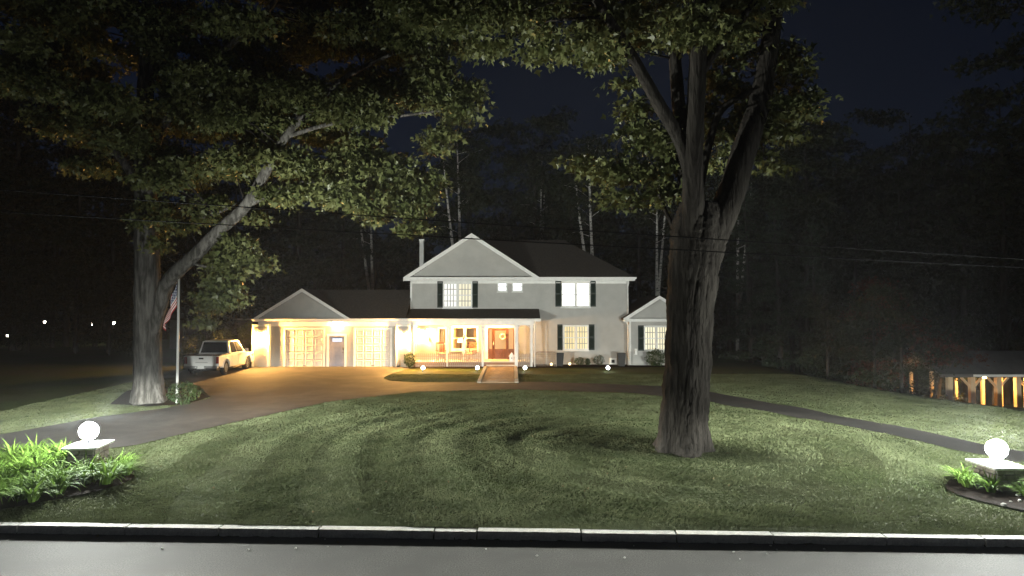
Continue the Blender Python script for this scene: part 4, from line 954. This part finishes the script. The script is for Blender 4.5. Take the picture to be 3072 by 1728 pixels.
u0, u1 = P(690, 0, 64).x, P(765, 0, 64).x; mb = MB(); mb.bb(u0, u1, 63.6, 63.7, e2-.1, e2+.06); mb.build('dormer_fascia', M['white_paint'], t)
mb = MB(); mb.bb(u0+.1, u1-.1, 63.7, 66, e1+.5, e2-.1); mb.build('dormer', M['dark_wall'], t)
for (px, py, Y_, s), lab in (((280, 972, 70, 60), 'brightest far porch lamp on a post among the woods'), ((340, 968, 72, 34), 'far lamp on a post beside the brightest far lamp among the woods'), ((134, 966, 75, 16), 'faint far lamp on a post among the dark woods'), ((23, 1007, 66, 20), 'far low lamp on a post at the outer edge of the dark woods')):
    c = P(px, py, Y_); zg = H(c.x, c.y); t = thing('post_lamp', (c.x, c.y, zg), lab, 'lamp')
    mb = MB(); mb.tube([(c.x, c.y, zg-.1), (c.x, c.y, c.z-.14)], .05, 8); mb.build('post', M['black_metal'], t)
    mb = MB(); mb.sphere(tuple(c), .16 if s > 20 else .12, 10, 8); mb.build('globe', em('post_lamp_glow', (1, .93, .78), s), t)
    mb = MB(); mb.lathe((c.x, c.y, c.z+.13), [(.16, 0), (.02, .1)], 10); mb.build('cap', M['black_metal'], t)
# timber pavilion on the lower ground
Yp = 42; 
t = thing('timber_pavilion', (P(2940, 0, Yp).x, Yp+2, H(29, Yp+1)), 'timber post and brace pavilion lit warm inside, on lower ground', 'pavilion')
ztop = P(2940, 1126, Yp).z
for px in (2822, 2888, 2965, 3022, 3052, 3110):
    for dy in (0, 4):
        x = P(px, 0, Yp).x; zb = H(x, Yp+dy)-.1; mb = MB(); w = .14 if dy == 0 else .09
        mb.bb(x-w, x+w, Yp+dy-w, Yp+dy+w, zb, ztop-.1); po = mb.build('post', M['timber'], t)
        if dy == 0 and px in (2888, 2965, 3052):
            mb = MB()
            for s in (-1, 1): mb.box((x+s*.36, Yp, ztop-.42), (.12, .12, .8), ry=s*.75)
            mb.build('brace', M['timber'], po)
xa, xb = P(2870, 0, Yp).x, P(3200, 0, Yp).x; xa0 = P(2800, 0, Yp).x
mb = MB(); mb.bb(xa0, xb, Yp-.12, Yp+.12, ztop-.12, ztop+.08); mb.build('beam', M['dark_wall'], t)
mb = MB(); mb.slab([(xa0-.5, Yp-.7, ztop+.12), (xb, Yp-.7, ztop+.12), (xb, Yp+2, ztop+1.4), (xa0-.5, Yp+2, ztop+1.4)], .12); mb.slab([(xa0-.5, Yp+2, ztop+1.4), (xb, Yp+2, ztop+1.4), (xb, Yp+4.7, ztop+.12), (xa0-.5, Yp+4.7, ztop+.12)], .12); mb.build('roof', M['dark_wall'], t)
mb = MB(); mb.bb(xa, xb, Yp-.76, Yp-.72, ztop-.02, ztop+.12); mb.build('fascia', M['white_paint'], t)
for k, px in enumerate((2990, 3080)):
    x = P(px, 0, Yp).x; zr = H(x, Yp)+.55
    for j in range(3):
        mb = MB(); mb.bb(x-.75, x+.75, Yp-.05, Yp+.01, zr+j*.3, zr+j*.3+.1); mb.build('rail', M['timber'], t)
wx_ = P(2925, 0, Yp+2).x; zf = H(wx_, Yp+2)
for k, (px, lab) in enumerate(((2925, 'lit pendant lamp under the pavilion roof between braced posts'), (3060, 'lit pendant lamp under the pavilion roof above the rails'))):
    x = P(px, 0, Yp+1.6).x; l = thing('pendant_lamp', (x, Yp+1.6, ztop), lab, 'lamp')
    mb = MB(); mb.tube([(x, Yp+1.6, ztop+1.1), (x, Yp+1.6, ztop-.05)], .012, 6); mb.build('cord', M['black_metal'], l)
    mb = MB(); mb.lathe((x, Yp+1.6, ztop-.3), [(.16, 0), (.12, .2), (.04, .27)], 14); mb.build('shade', em('pendant_glow', (1, .52, .14), 1500), l, smooth=True)
wp_ = thing('wood_pile', (wx_, Yp+1, H(wx_, Yp+1)), 'stack of split firewood under the pavilion, warmly lit', 'firewood'); 
for r_ in range(5):
    for k in range(7-r_):
        x = wx_-.7+.24*k+.12*r_; z = H(wx_, Yp+.6)+.12+.21*r_; mb = MB(); mb.tube([(x, Yp+.5, z), (x, Yp+1.4, z)], .11, 7); mb.build('log', M['timber'], wp_, smooth=False)
HAZE = .00045
# ---------------------------------------------------------------- trees
def catmull(pts, rad, n=10):
    P_ = [Vector(p) for p in pts]; o = []; r_ = []
    for i in range(len(P_)-1):
        a = P_[max(i-1, 0)]; b = P_[i]; c = P_[i+1]; d = P_[min(i+2, len(P_)-1)]
        for k in range(n):
            t = k/n; o.append(.5*((2*b)+(c-a)*t+(2*a-5*b+4*c-d)*t*t+(3*b-a-3*c+d)*t**3)); r_.append(rad[i]+(rad[i+1]-rad[i])*t)
    o.append(P_[-1]); r_.append(rad[-1]); return o, r_
def barknoise(amp, fr, seed, flare=None, z0=0):
    def f(a, i, p):
        k = fr; s = math.sin(a*k+2*math.sin(p.z*.9+seed)+seed)+.6*math.sin(a*(k*1.7)+p.z*1.3+seed*2)+.5*math.sin(a*(k*2.9)-p.z*2.1)
        v = 1+amp*(-abs(s)*.6+.5)+.35*amp*math.sin(p.z*6+a*3)+random.uniform(-.4, .4)*amp
        if flare:
            e = math.exp(-max(p.z-z0, 0)/flare[1]); v += flare[0]*e*(.55+.45*math.sin(a*5+seed)+.3*math.sin(a*3+1.3*seed))
        return v
    return f
def limb(name, pts, rad, tree, seed=0, seg=14, n=8, amp=.05, fr=4, flare=None, z0=0, m='bark'):
    o, r_ = catmull(pts, rad, n); mb = MB(); mb.tube(o, r_, seg, True, barknoise(amp, fr, seed, flare, z0)); return mb.build(name, M[m], tree)
def pads_to_leaves(pads, dens, size, sub=.42):
    """pads: (centre, (rx,ry,rz)); leaves gathered in drooping sub-clumps"""
    allp, alln = [], []
    for c, r_ in pads:
        vol = r_[0]*r_[2]*4; n = max(int(vol*dens), 30); k = max(n//24, 3)
        d = rng.normal(0, 1, (k, 3)); d /= np.linalg.norm(d, axis=1)[:, None]; rad = rng.random(k)**.45
        sc_ = np.array(c)+d*rad[:, None]*np.array(r_)
        which = rng.integers(0, k, n); off = rng.normal(0, 1, (n, 3))*np.array([sub, sub, sub*.38])*.55
        off[:, 2] -= .35*(off[:, 0]**2+off[:, 1]**2)
        p = sc_[which]+off; nn = off*np.array([1.2, 1.2, .4])+d[which]*.25
        allp.append(p); alln.append(nn)
    return np.concatenate(allp), np.concatenate(alln)
def twigs(pads, nodes, tree, rad=.035, m='bark'):
    mb = MB(); nn = [Vector(q_) for q_ in nodes]
    for c, r_ in pads:
        c = Vector(c); b = min(nn, key=lambda q_: (q_-c).length+.8*max(q_.z-c.z, 0)); L = (b-c).length
        if L > 9: continue
        mid = b.lerp(c, .5)+Vector((random.uniform(-.3, .3), random.uniform(-.3, .3), .06*L))
        k = min(1, .35+L/6); mb.tube([b, b.lerp(mid, .6), mid, c], [rad*k*1.6, rad*k*1.1, rad*k*.8, .008], 6)
        for _ in range(3):
            e_ = c+Vector((random.uniform(-1, 1)*r_[0], random.uniform(-1, 1)*r_[1], random.uniform(-.6, .4)*r_[2])); mb.tube([mid.lerp(c, random.uniform(.3, .9)), e_], [.012, .004], 4)
    return mb.build('branches', M[m], tree, kind='stuff')
# --- forked maple on the lawn
TY = TREE[1]; tb_ = P(2047, 1345, TY); tz = H(*TREE)
maple = thing('maple_tree', (TREE[0], TY, tz), 'huge forked old maple with dark furrowed trunk standing on the lawn', 'tree')
def q3(px, py, dy=0): return P(px, py, TY+dy)
tk = [q3(2049, 1385), q3(2049, 1345), q3(2052, 1250), q3(2063, 1100), q3(2070, 950), q3(2080, 820), q3(2092, 730), q3(2098, 660), q3(2100, 610)]
tk[0].z = tz-.3
def mt_noise(a, i, p): return 1
o_, r_ = catmull(tk, [.66, .66, .63, .61, .62, .68, .74, .70, .5], 12)
mb = MB(); mb.tube(o_, r_, 72, True, barknoise(.085, 11, 1.3, (.36, .42), tz)); mb.build('trunk', M['bark'], maple)
L1 = [q3(2120, 760, -.1), q3(2150, 690, -.15), q3(2190, 590, -.1), q3(2238, 435, 0), q3(2285, 280, .2), q3(2320, 60, .5), q3(2345, -150, .8)]
L2 = [q3(2075, 740, -.25), q3(2080, 640, -.45), q3(2078, 500, -.6), q3(2088, 300, -.8), q3(2100, 60, -1.1), q3(2105, -180, -1.4)]
L3 = [q3(2072, 520, -.55), q3(2040, 420, -.6), q3(1975, 310, -.8), q3(1905, 185, -1), q3(1820, 50, -1.3), q3(1740, -60, -1.6), q3(1600, -150, -2)]
L4 = [q3(2104, 220, -.85), q3(2150, 150, -1), q3(2215, 70, -1.2), q3(2280, -20, -1.4)]
L5 = [q3(2100, 560, .3), q3(2130, 420, .4), q3(2165, 330, .3), q3(2240, 280, .2), q3(2330, 240, .1)]
L6 = [q3(2035, 720, .3), q3(2000, 640, .6), q3(1960, 560, .9), q3(1880, 520, 1.3), q3(1780, 490, 1.8)]
L7 = [q3(2055, 560, .6), q3(2035, 300, 1.2), q3(2010, 60, 1.8), q3(1960, -150, 2.4)]
LIMBS = [(L1, [.34, .40, .38, .34, .30, .24, .18]), (L2, [.30, .30, .27, .24, .21, .17]), (L3, [.2, .19, .17, .15, .13, .11, .07]), (L4, [.12, .11, .10, .07]), (L5, [.12, .11, .1, .08, .05]), (L6, [.08, .055, .045, .035, .02]), (L7, [.2, .2, .17, .13])]
nodes = []
for k, (pt, ra) in enumerate(LIMBS):
    limb('limb', pt, ra, maple, seed=k*1.7, seg=24 if k < 2 else 14, amp=.05, fr=6); oo, _ = catmull(pt, ra, 6); nodes += oo[6:]
def pad(px, py, rx, ry, Y_, dy=None):
    s = FPX/Y_; d = random.uniform(-1.2, 1.2) if dy is None else dy
    c = P(px, py, Y_+d); return (tuple(c), (rx/s, max(rx/s*.8, .5), ry/s))
PR = [(1745, 485, 60, 22, 1.6), (1830, 500, 70, 30, 1.4), (1905, 520, 60, 35, 1.2), (1960, 555, 60, 35, 1), (1850, 585, 60, 22, 1.3), (1885, 610, 30, 16, 1.3), (1995, 500, 45, 40, .8), (1790, 530, 40, 18, 1.5), (2000, 590, 30, 22, .8),
      (1890, 320, 30, 22, .6), (1910, 345, 40, 30, .6), (1950, 400, 70, 40, .6), (1885, 378, 26, 14, .5), (2005, 440, 45, 26, .5), (1935, 440, 40, 26, .9), (1880, 250, 40, 16, 0),
      (2130, 400, 28, 50, 1.4), (2120, 330, 25, 60, 1.2), (2170, 240, 60, 50, 1), (2200, 150, 70, 40, .6), (2150, 480, 26, 36, 1.6), (2190, 400, 40, 40, 1.4),
      (2365, 220, 55, 50, .6), (2400, 290, 50, 36, .6), (2335, 310, 55, 32, .3), (2400, 335, 60, 16, .4), (2300, 390, 46, 40, .4), (2290, 470, 36, 22, .2), (2325, 490, 26, 14, .2), (2385, 405, 22, 18, .5), (2350, 150, 60, 40, .8), (2260, 330, 50, 40, .9)]
pads = [pad(a, b, c, d, TY, e) for a, b, c, d, e in PR]
# upper mass reaching over to the other side
outl = [(1190, 60), (1190, 110), (1290, 130), (1400, 150), (1520, 170), (1530, 200), (1690, 222), (1780, 215), (1860, 185), (1960, 160), (2060, 130), (2180, 120), (2320, 90), (2420, 20), (2420, -140), (1180, -140)]
def fill(outl, n, rx, ry, Y_, dyr, ymin_gap=0):
    xs_ = [p[0] for p in outl]; ys_ = [p[1] for p in outl]; o = []
    while len(o) < n:
        x = random.uniform(min(xs_), max(xs_)); y = random.uniform(min(ys_), max(ys_)); a = random.uniform(*rx); b = random.uniform(*ry)
        if inpoly(outl, np.array([x]), np.array([y+b*.8]))[0]: o.append(pad(x, y, a, b, Y_, random.uniform(*dyr)))
    return o
pads += fill(outl, 105, (45, 85), (20, 40), TY, (-2.2, 2.6))
pp, nn_ = pads_to_leaves(pads, 520, .15)
leaf_cloud('crown', pp, nn_, .175, M['leaf'], maple, kind='stuff', jitter=.55, droop=.5)
twigs(pads, nodes, maple)
# --- tall maple beside the driveway
AY = 27.6; ag = P(445, 1205, AY); az = H(ag.x, AY)
maple2 = thing('maple_tree', (ag.x, AY, az), 'tall old maple with long leaning limb beside the flagpole and driveway', 'tree')
def qa(px, py, dy=0): return P(px, py, AY+dy)
tk = [qa(445, 1235), qa(445, 1205), qa(444, 1120), qa(442, 1000), qa(442, 850), qa(440, 700), qa(436, 560), qa(432, 380), qa(440, 180), qa(445, -60), qa(450, -250)]
tk[0].z = az-.3
o_, r_ = catmull(tk, [.60, .58, .52, .49, .48, .45, .40, .34, .28, .2, .12], 9)
mb = MB(); mb.tube(o_, r_, 48, True, barknoise(.06, 9, 2.1, (.3, .5), az)); mb.build('trunk', M['bark_grey'], maple2); nodes = o_[45:]
A1 = [qa(462, 1000, -.1), qa(482, 915, -.2), qa(508, 840, -.3), qa(588, 762, -.5), qa(672, 678, -.7), qa(736, 619, -.9), qa(790, 530, -1.1), qa(850, 420, -1.3), qa(930, 330, -1.4), qa(1040, 230, -1.4), qa(1180, 160, -1.2)]
A2 = [qa(720, 630, -.85), qa(860, 560, -1.2), qa(980, 540, -1.4), qa(1120, 530, -1.4), qa(1250, 540, -1.3)]
A3 = [qa(600, 655, -.5), qa(650, 640, -.4), qa(720, 610, -.2), qa(800, 600, .2)]
A4 = [qa(860, 410, -1.3), qa(1000, 370, -1.6), qa(1180, 350, -1.6), qa(1330, 330, -1.4)]
A5 = [qa(438, 600, .1), qa(360, 470, .5), qa(260, 380, 1), qa(120, 330, 1.6)]
A6 = [qa(436, 500, -.1), qa(520, 330, -.8), qa(640, 180, -1.4), qa(780, 60, -2), qa(880, -80, -2.4)]
A7 = [qa(560, 785, -.4), qa(620, 800, -.2), qa(690, 800, .1), qa(760, 790, .4)]
for k, (pt, ra) in enumerate(((A1, [.2, .26, .29, .26, .24, .22, .2, .17, .14, .1, .06]), (A2, [.1, .08, .07, .05, .03]), (A3, [.07, .06, .05, .03]), (A4, [.09, .08, .06, .04]), (A5, [.2, .17, .13, .08]), (A6, [.2, .18, .15, .11, .07]), (A7, [.06, .05, .04, .02]))):
    limb('limb', pt, ra, maple2, seed=3+k*1.3, seg=18 if k == 0 else 12, amp=.05, fr=6, m='bark_grey'); oo, _ = catmull(pt, ra, 6); nodes += oo[6:]
PL = [(714, 745, 55, 40, -.2), (766, 785, 45, 24, .3), (683, 811, 60, 40, 0), (655, 870, 56, 40, .2), (683, 885, 45, 26, .2), (611, 965, 34, 16, 0), (640, 905, 40, 30, .5), (650, 760, 40, 30, -.1),
      (430, 662, 46, 16, -.8), (520, 668, 55, 22, -.8), (480, 735, 30, 18, -.8), (600, 640, 50, 26, -.4), (480, 620, 50, 26, -.6), (760, 650, 36, 16, -.4), (640, 610, 60, 26, -.3),
      (850, 590, 55, 26, -1.1), (815, 575, 40, 22, -1), (930, 560, 60, 34, -1.2), (1000, 590, 55, 24, -1.3), (1060, 620, 36, 14, -1.3), (1040, 550, 60, 40, -1.4), (1110, 510, 80, 50, -1.2), (1110, 600, 60, 36, -1.4), (1140, 635, 30, 12, -1.4), (1105, 660, 20, 10, -1.4),
      (1200, 570, 60, 46, -1.3), (1230, 620, 50, 34, -1.4), (1234, 680, 40, 26, -1.4), (1290, 545, 44, 34, -1.2), (1190, 500, 70, 40, -1.2), (1280, 590, 40, 20, -1.2), (1080, 450, 80, 34, -1), (980, 500, 70, 34, -1), (900, 510, 60, 30, -.9), (860, 460, 60, 34, -1),
      (1300, 440, 34, 16, -1.3), (1320, 400, 50, 30, -1.3), (1380, 345, 55, 30, -1.3), (1400, 280, 50, 50, -1.2), (1340, 300, 70, 40, -1.3), (1250, 280, 80, 46, -1.2), (1300, 220, 70, 44, -1), (1150, 270, 80, 40, -1.3), (1060, 310, 70, 34, -1.4), (1020, 345, 50, 20, -1.4), (960, 330, 60, 30, -1.3),
      (780, 345, 70, 30, -.9), (810, 260, 50, 30, -.8), (760, 380, 50, 26, -.6), (770, 430, 50, 34, -.6), (720, 300, 60, 34, -.7), (700, 500, 50, 40, -.4), (760, 500, 40, 30, -.4),
      (560, 300, 90, 50, -1), (580, 370, 80, 40, -.8), (500, 340, 80, 50, -.5), (540, 480, 70, 46, -.8), (590, 520, 40, 30, -.6), (470, 520, 60, 40, -.6), (300, 500, 60, 30, .8), (260, 390, 90, 40, .9), (360, 420, 80, 40, .5), (160, 360, 80, 40, 1.4), (240, 500, 40, 24, 1), (640, 180, 80, 30, -1.4), (480, 120, 80, 50, -1)]
pads = [pad(a, b, c, d, AY, e) for a, b, c, d, e in PL]
pads += fill([(20, -120), (30, 330), (200, 420), (400, 560), (640, 560), (820, 480), (1000, 430), (1200, 360), (1400, 220), (1380, 60), (1240, -120)], 120, (60, 120), (26, 50), AY, (-3, 3.5))
pp, nn_ = pads_to_leaves(pads, 400, .15)
leaf_cloud('crown', pp, nn_, .205, M['leaf'], maple2, kind='stuff', jitter=.55, droop=.5)
twigs(pads, nodes, maple2, .045)
# --- woodland behind: a few kinds, copied
def wood_tree(seed, hgt_, spread, lm, bark, leaf, crown_lo=.35, n=5200, trunk_r=.2, conifer=False, twin=False, name='woodland_tree'):
    random.seed(seed); root = thing(name, (0, -500, 0), 'woodland tree', 'tree')
    root.location = (0, 0, 0)
    mb = MB(); lean = random.uniform(-.6, .6)
    stems = [[(0, 0, -.4), (lean*.2, 0, hgt_*.3), (lean*.6, .1, hgt_*.65), (lean, 0, hgt_*.97)]]
    if twin: stems.append([(0, 0, hgt_*.12), (.5, .1, hgt_*.3), (1.4, .2, hgt_*.6), (2.0, .2, hgt_*.85)])
    for st in stems:
        o, r_ = catmull(st, [trunk_r*1.15, trunk_r, trunk_r*.65, .03], 6); mb.tube(o, r_, 9)
    cps = []; spine = catmull(stems[0], [1]*4, 8)[0]
    nb2 = 26 if conifer else 17
    for k in range(nb2):
        t = crown_lo+(1-crown_lo)*k/nb2; b = spine[min(int(t*len(spine)), len(spine)-1)]; a = random.uniform(0, 2*math.pi)
        if conifer: L = spread*(1.05-t)*random.uniform(.8, 1.2); e_ = b+Vector((math.cos(a)*L, math.sin(a)*L, -.08*L))
        else: L = spread*random.uniform(.5, 1)*math.sin(math.pi*min(.18+t*.75, .97))**.6; e_ = b+Vector((math.cos(a)*L, math.sin(a)*L, L*random.uniform(.1, .5)))
        mb.tube([b, b.lerp(e_, .5)+Vector((0, 0, .1*L)), e_], [trunk_r*.3*(1.2-t), trunk_r*.2*(1.2-t), .01], 5)
        m_ = 3 if conifer else 2
        for j in range(m_): c = b.lerp(e_, 1-j*.35); r2 = (.5+.25*L)*(1-.12*j); cps.append((tuple(c), (r2, r2, r2*(.22 if conifer else .55))))
    mb.build('trunk', M[bark], root, local=True)
    tot = sum(r_[0]*r_[2]*4 for _, r_ in cps); pp, nn_ = pads_to_leaves(cps, n/tot, leaf, sub=.75 if not conifer else .5)
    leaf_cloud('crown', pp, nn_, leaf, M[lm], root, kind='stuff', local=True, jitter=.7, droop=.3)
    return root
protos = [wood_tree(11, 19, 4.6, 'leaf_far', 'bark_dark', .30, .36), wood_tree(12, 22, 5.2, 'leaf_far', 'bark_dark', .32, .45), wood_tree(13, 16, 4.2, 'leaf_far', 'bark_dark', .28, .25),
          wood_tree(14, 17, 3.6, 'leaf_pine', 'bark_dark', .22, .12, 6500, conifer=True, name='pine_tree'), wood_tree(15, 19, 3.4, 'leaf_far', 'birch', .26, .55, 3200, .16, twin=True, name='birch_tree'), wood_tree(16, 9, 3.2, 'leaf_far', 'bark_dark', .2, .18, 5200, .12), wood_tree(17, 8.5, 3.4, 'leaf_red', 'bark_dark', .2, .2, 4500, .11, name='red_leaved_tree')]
random.seed(21)
used = set()
def plant(k, px, Y_, s, lab, grp, hs=1):
    x = (px-1536)/FPX*Y_; z = H(x, Y_)-.1; rz = random.uniform(0, 6.28); sc_ = (s, s, s*hs)
    if k not in used: used.add(k); o = protos[k]; o.location = (x, Y_, z); o.rotation_euler = (0, 0, rz); o.scale = sc_; o['label'] = lab; o['group'] = grp
    else: o = dup(protos[k], (x, Y_, z), rz, sc_, lab); o['group'] = grp
    return o
wg = 'trees of the dark woods'
def wlab(px, Y_):
    w = 'beyond the flagpole maple' if px < 520 else 'behind the garage roof' if px < 1220 else 'behind the two storey roof' if px < 1900 else 'behind the pines' if px < 2520 else 'behind the red leaved tree and pavilion'
    return ('taller dark tree deep in the woods ' if Y_ > 70 else 'tall dark leafy tree fronting the woods ')+w
for px in range(-250, 3400, 165):
    plant(random.choice((0, 1, 2)), px+random.uniform(-50, 50), random.uniform(60, 68), random.uniform(.95, 1.15), wlab(px, 60), wg, 1 if px > 2300 or px < 1000 else .95)
for px in range(-300, 3500, 210):
    plant(random.choice((0, 1)), px+random.uniform(-60, 60), random.uniform(74, 84), random.uniform(1.15, 1.35), wlab(px, 80), wg, .92)
for px, Y_ in ((60, 60), (230, 58), (-60, 58), (160, 64), (420, 58), (560, 60), (330, 57), (2250, 56), (2420, 52), (2560, 50), (2700, 56), (2860, 62), (3000, 60), (3140, 52), (2330, 60)):
    plant(random.choice((0, 1, 2)), px, Y_, random.uniform(.85, 1.1), wlab(px, 50), wg)
for px, Y_, s in ((2290, 63, 1.2), (2440, 60, 1.25), (2600, 66, 1.15), (2740, 64, 1.2), (2890, 58, 1.2), (3010, 55, 1.35), (3120, 50, 1.4), (40, 60, 1.3), (-80, 60, 1.3), (200, 66, 1.3)):
    plant(random.choice((0, 1)), px, Y_, s, wlab(px, Y_), wg)
plant(4, 1783, 58, 1.0, 'pale twin stemmed birch rising behind the hip roof', 'birches'); plant(4, 1385, 60, .95, 'pale birch rising behind the front gable peak', 'birches', 1.1)
for px, Y_ in ((1622, 62), (1968, 59), (2210, 57), (1120, 61)): plant(4, px, Y_, .8, 'slim pale birch standing among the dark trees of the woods', 'birches', 1.2)
for px, Y_, s in ((2340, 47, .72), (2450, 44, .62), (2250, 52, .8)): plant(3, px, Y_, s, 'layered pine with drooping boughs beside the open lawn', 'pines')
plant(6, 2680, 42, .95, 'rounded small tree with dull red leaves beyond the lawn', None); del protos[6]['group']
def ulab(px): return 'small leafy understorey tree '+('beyond the flagpole maple' if px < 520 else 'behind the garage roof' if px < 1300 else 'between the pines and the pavilion')
ug = 'understorey trees'
for px, Y_, s in ((2620, 36, .62), (2700, 40, .8), (2480, 42, .6), (950, 55, .85), (850, 58, .9), (1000, 60, .8), (90, 58, .9), (230, 56, .85), (330, 54, .7), (-20, 56, .9), (620, 52, .7), (460, 50, .7), (2860, 46, .8), (700, 56, .8)):
    plant(5, px, Y_, s, ulab(px), ug)
# two bare leaning trunks by the pavilion
for pts, lab in ((((2790, 1215), (2815, 1150), (2818, 1090), (2795, 1020), (2770, 950)), 'bare crooked grey trunk leaning beside the lit pavilion'), (((2985, 1220), (2992, 1130), (3010, 1050), (3030, 960)), 'thin bare grey trunk standing before the lit pavilion')):
    pt = [P(a, b, 45.5) for a, b in pts]; pt[0].z = H(pt[0].x, 45.5)-.2; t = thing('bare_tree', pt[0], lab, 'tree'); limb('trunk', pt, [.24, .2, .17, .13, .08][:len(pt)], t, seg=12, n=6, m='bark')
    limb('branch', [pt[-2], pt[-2].lerp(pt[-1], .5)+Vector((.5, 0, .4)), pt[-1]+Vector((1.2, 0, .9))], [.07, .05, .02], t, seg=8, n=5)
# far wood closing the view behind the single trees
n = 26000; fx = rng.uniform(-110, 110, n); fy_ = rng.uniform(92, 104, n)
fh = 15+3*np.sin(fx*.13)+2.2*np.sin(fx*.37+1)+1.2*np.sin(fx*.9+2); fz = hgt(fx, fy_)+fh*rng.random(n)**.85
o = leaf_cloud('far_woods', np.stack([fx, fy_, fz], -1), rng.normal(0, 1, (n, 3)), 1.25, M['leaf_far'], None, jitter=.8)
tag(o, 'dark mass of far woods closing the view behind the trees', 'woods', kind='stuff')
# fallen leaves on the lawn and in the gutter
n = 130; lx = rng.uniform(-11, 11, n); ly = kerb_y(lx)+np.where(rng.random(n) < .35, rng.uniform(-.35, -.02, n), rng.uniform(.3, 9, n)**1.0)
lz = np.where(ly < kerb_y(lx), .012, hgt(lx, ly)+.035); d_ = rng.normal(0, 1, (n, 3)); d_[:, 2] *= .12
o = leaf_cloud('fallen_leaves', np.stack([lx, ly, lz], -1), d_, .055, M['dry_leaf'], None, jitter=.1)
tag(o, 'scattered dry fallen leaves on the lawn and along the kerb', 'leaves', kind='stuff')
# thin haze volume added to give the lamps a halo
mb = MB(); mb.bb(-128, 128, -24, 170, -5.2, 42)
hm = bpy.data.materials.new('night_haze'); hm.use_nodes = True; n_ = hm.node_tree.nodes; n_.remove(n_['Principled BSDF'])
pv = n_.new('ShaderNodeVolumePrincipled'); pv.inputs['Color'].default_value = (.9, .95, 1, 1); pv.inputs['Density'].default_value = HAZE
hm.node_tree.links.new(pv.outputs[0], n_['Material Output'].inputs['Volume'])
tag(mb.build('haze', hm), 'thin added haze that glows round the lamps', 'haze', kind='stuff')
